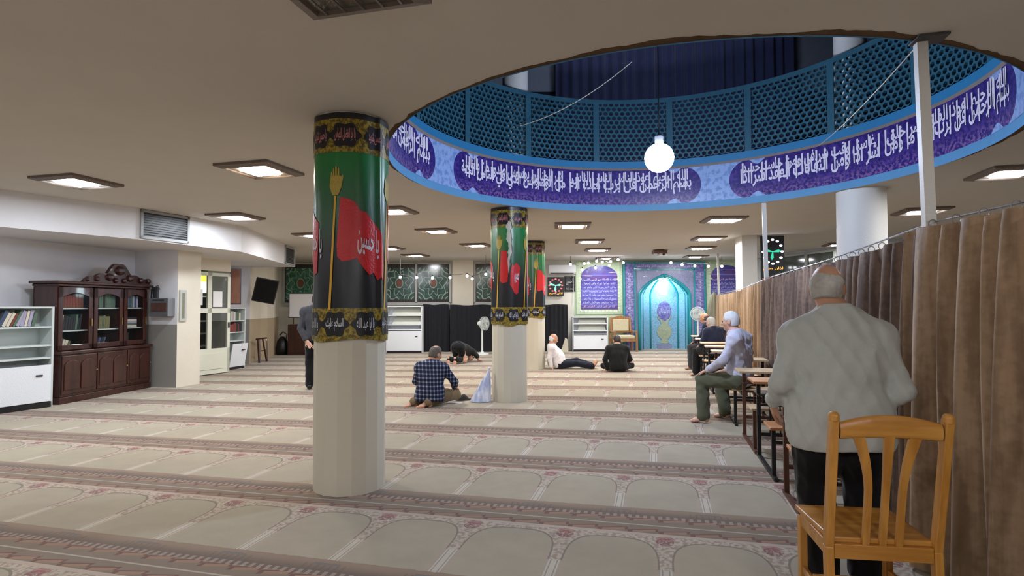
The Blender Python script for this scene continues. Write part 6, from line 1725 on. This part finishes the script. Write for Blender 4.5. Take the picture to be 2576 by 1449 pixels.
person('grey-haired man in a navy shirt seated at the far school desks', (4.12, 11.6, 0), math.radians(22), J, SK2, C_navy, C_black, M_hgrey, h=0.011, bulk=1.1, tr_r=1.2)
J = dict(che=(0, .03, .83), nb=(0, .10, 1.04), hd=(0, .16, 1.17), hf=(0, 1, -.25), shL=(-.19, .05, .99), shR=(.19, .05, .99), elL=(-.25, .14, .76), elR=(.25, .12, .76), wrL=(-.12, .34, .64), wrR=(.14, .34, .64), **sit())
person('bald man in dark clothes seated furthest along the school desks', (4.50, 12.95, 0), math.radians(52), J, SK1, C_navy, C_char, M_hsalt, h=0.011, hair='bald', bulk=1.1, tr_r=1.25)
# man in black sitting on the carpet before the throne chair
J = dict(pel=(0, 0, .13), che=(0, .04, .36), nb=(0, .11, .555), hd=(.01, .17, .675), hf=(0, .85, -.5), shL=(-.185, .07, .50), shR=(.185, .07, .50), elL=(-.285, .0, .27), elR=(.28, .10, .27), wrL=(-.235, .03, .055), wrR=(.22, .28, .17),
         hipL=(-.10, .02, .12), hipR=(.10, .02, .12), knL=(-.28, .28, .11), knR=(.32, .24, .12), anL=(.10, .38, .06), anR=(-.08, .34, .07), hdL=(-.2, .1, -.6), pnL=(0, -1, 0), ftL=(1, .3, 0), ftR=(-1, .3, 0))
person('dark-haired man in black sitting cross-legged on the carpet before the throne chair', (2.34, 12.72, 0), math.radians(-3), J, SK2, C_blackshirt, C_black, M_hdark, h=0.011, bulk=1.12)
# man resting on his hands beside the third column
J = dict(pel=(0, 0, .13), che=(0, -.08, .36), nb=(0, -.15, .545), hd=(0, -.11, .685), hf=(-.25, 1, -.35), shL=(-.17, -.17, .50), shR=(.17, -.17, .50), elL=(-.22, -.21, .28), elR=(.20, -.21, .27), wrL=(-.22, -.2, .07), wrR=(.20, -.17, .06),
         hipL=(-.09, .03, .105), hipR=(.09, .03, .105), knL=(-.10, .43, .17), knR=(.10, .42, .13), anL=(-.08, .78, .07), anR=(.10, .78, .065), ftL=(.1, .35, .95), ftR=(.1, .3, .95), fuL=(0, -.95, .3), fuR=(0, -.95, .3), hdL=(0, .3, -.5), hdR=(0, .3, -.5), pnL=(0, -1, -.3), pnR=(0, -1, -.3))
person('bald man in a white shirt reclining on his hands beside the third column', (1.075, 13.4, 0), math.radians(-92), J, SK1, C_white, C_dnavy, M_hwhite, h=0.010, hair='bald', belly=0.035, bulk=1.08)
# man bowed to the floor
J = dict(pel=(0, -.10, .42), che=(0, .14, .36), nb=(0, .37, .23), hd=(0, .49, .135), hf=(0, .15, -1), hu=(0, 1, 0), shL=(-.18, .30, .27), shR=(.18, .30, .27), elL=(-.27, .33, .15), elR=(.28, .36, .16), wrL=(-.2, .50, .05), wrR=(.2, .52, .05),
         hipL=(-.09, -.12, .39), hipR=(.09, -.12, .39), knL=(-.12, .02, .075), knR=(.12, .02, .075), anL=(-.10, -.34, .13), anR=(.10, -.34, .13), ftL=(0, .1, -1), ftR=(0, .1, -1), fuL=(0, 1, .1), fuR=(0, 1, .1), hdL=(.1, 1, -.1), hdR=(-.1, 1, -.1))
person('man in black bowing with his forehead on the carpet beside the white fan', (-1.33, 14.75, 0), math.radians(-30), J, SK2, C_blackshirt, C_black, M_hdark, h=0.010, bulk=1.1)
# man in the plaid shirt
J = dict(pel=(0, -.03, .19), che=(-.01, .0, .42), nb=(.0, .05, .615), hd=(.035, .09, .745), hf=(.45, .9, -.35), shL=(-.185, .02, .545), shR=(.19, .03, .545), elL=(-.27, .08, .33), elR=(.325, .12, .34), wrL=(-.2, .28, .26), wrR=(.24, .33, .24),
         hipL=(-.10, 0, .17), hipR=(.10, 0, .17), knL=(-.12, .42, .10), knR=(.24, .40, .11), anL=(-.22, -.12, .06), anR=(.02, -.16, .07), ftL=(-.9, -.45, 0), ftR=(-.9, -.4, 0), hdR=(-.2, .7, -.4), hdL=(.2, .7, -.3))
person('man in a blue plaid shirt kneeling on the carpet left of the torn banner column', (-1.20, 8.47, 0), math.radians(-16), J, SK1, C_plaid, C_khaki, M_hsalt, h=0.009, hair='thin', hem=V3(0, 0, 0.05), bulk=1.1, wrinkle=0.005)
# man half hidden by the nearest column
J = dict(pel=(0, 0, .95), che=(0, 0, 1.22), nb=(0, .02, 1.44), hd=(0, .05, 1.58), hf=(0, 1, -.1), shL=(-.20, 0, 1.37), shR=(.2, 0, 1.37), elL=(-.25, -.06, 1.08), elR=(.25, -.06, 1.08), wrL=(-.13, -.16, .87), wrR=(.10, -.17, .85),
         hdL=(.5, -.1, -.6), pnL=(0, -1, 0), hdR=(-.5, -.1, -.6), pnR=(0, -1, 0), **legs_stand(.92, .10))
person('man in charcoal shirt standing half hidden behind the nearest banner column', (-3.47, 10.15, 0), math.radians(5), J, SK2, C_char, C_black, M_hdark, h=0.010, shoes=M_black, bulk=1.05)
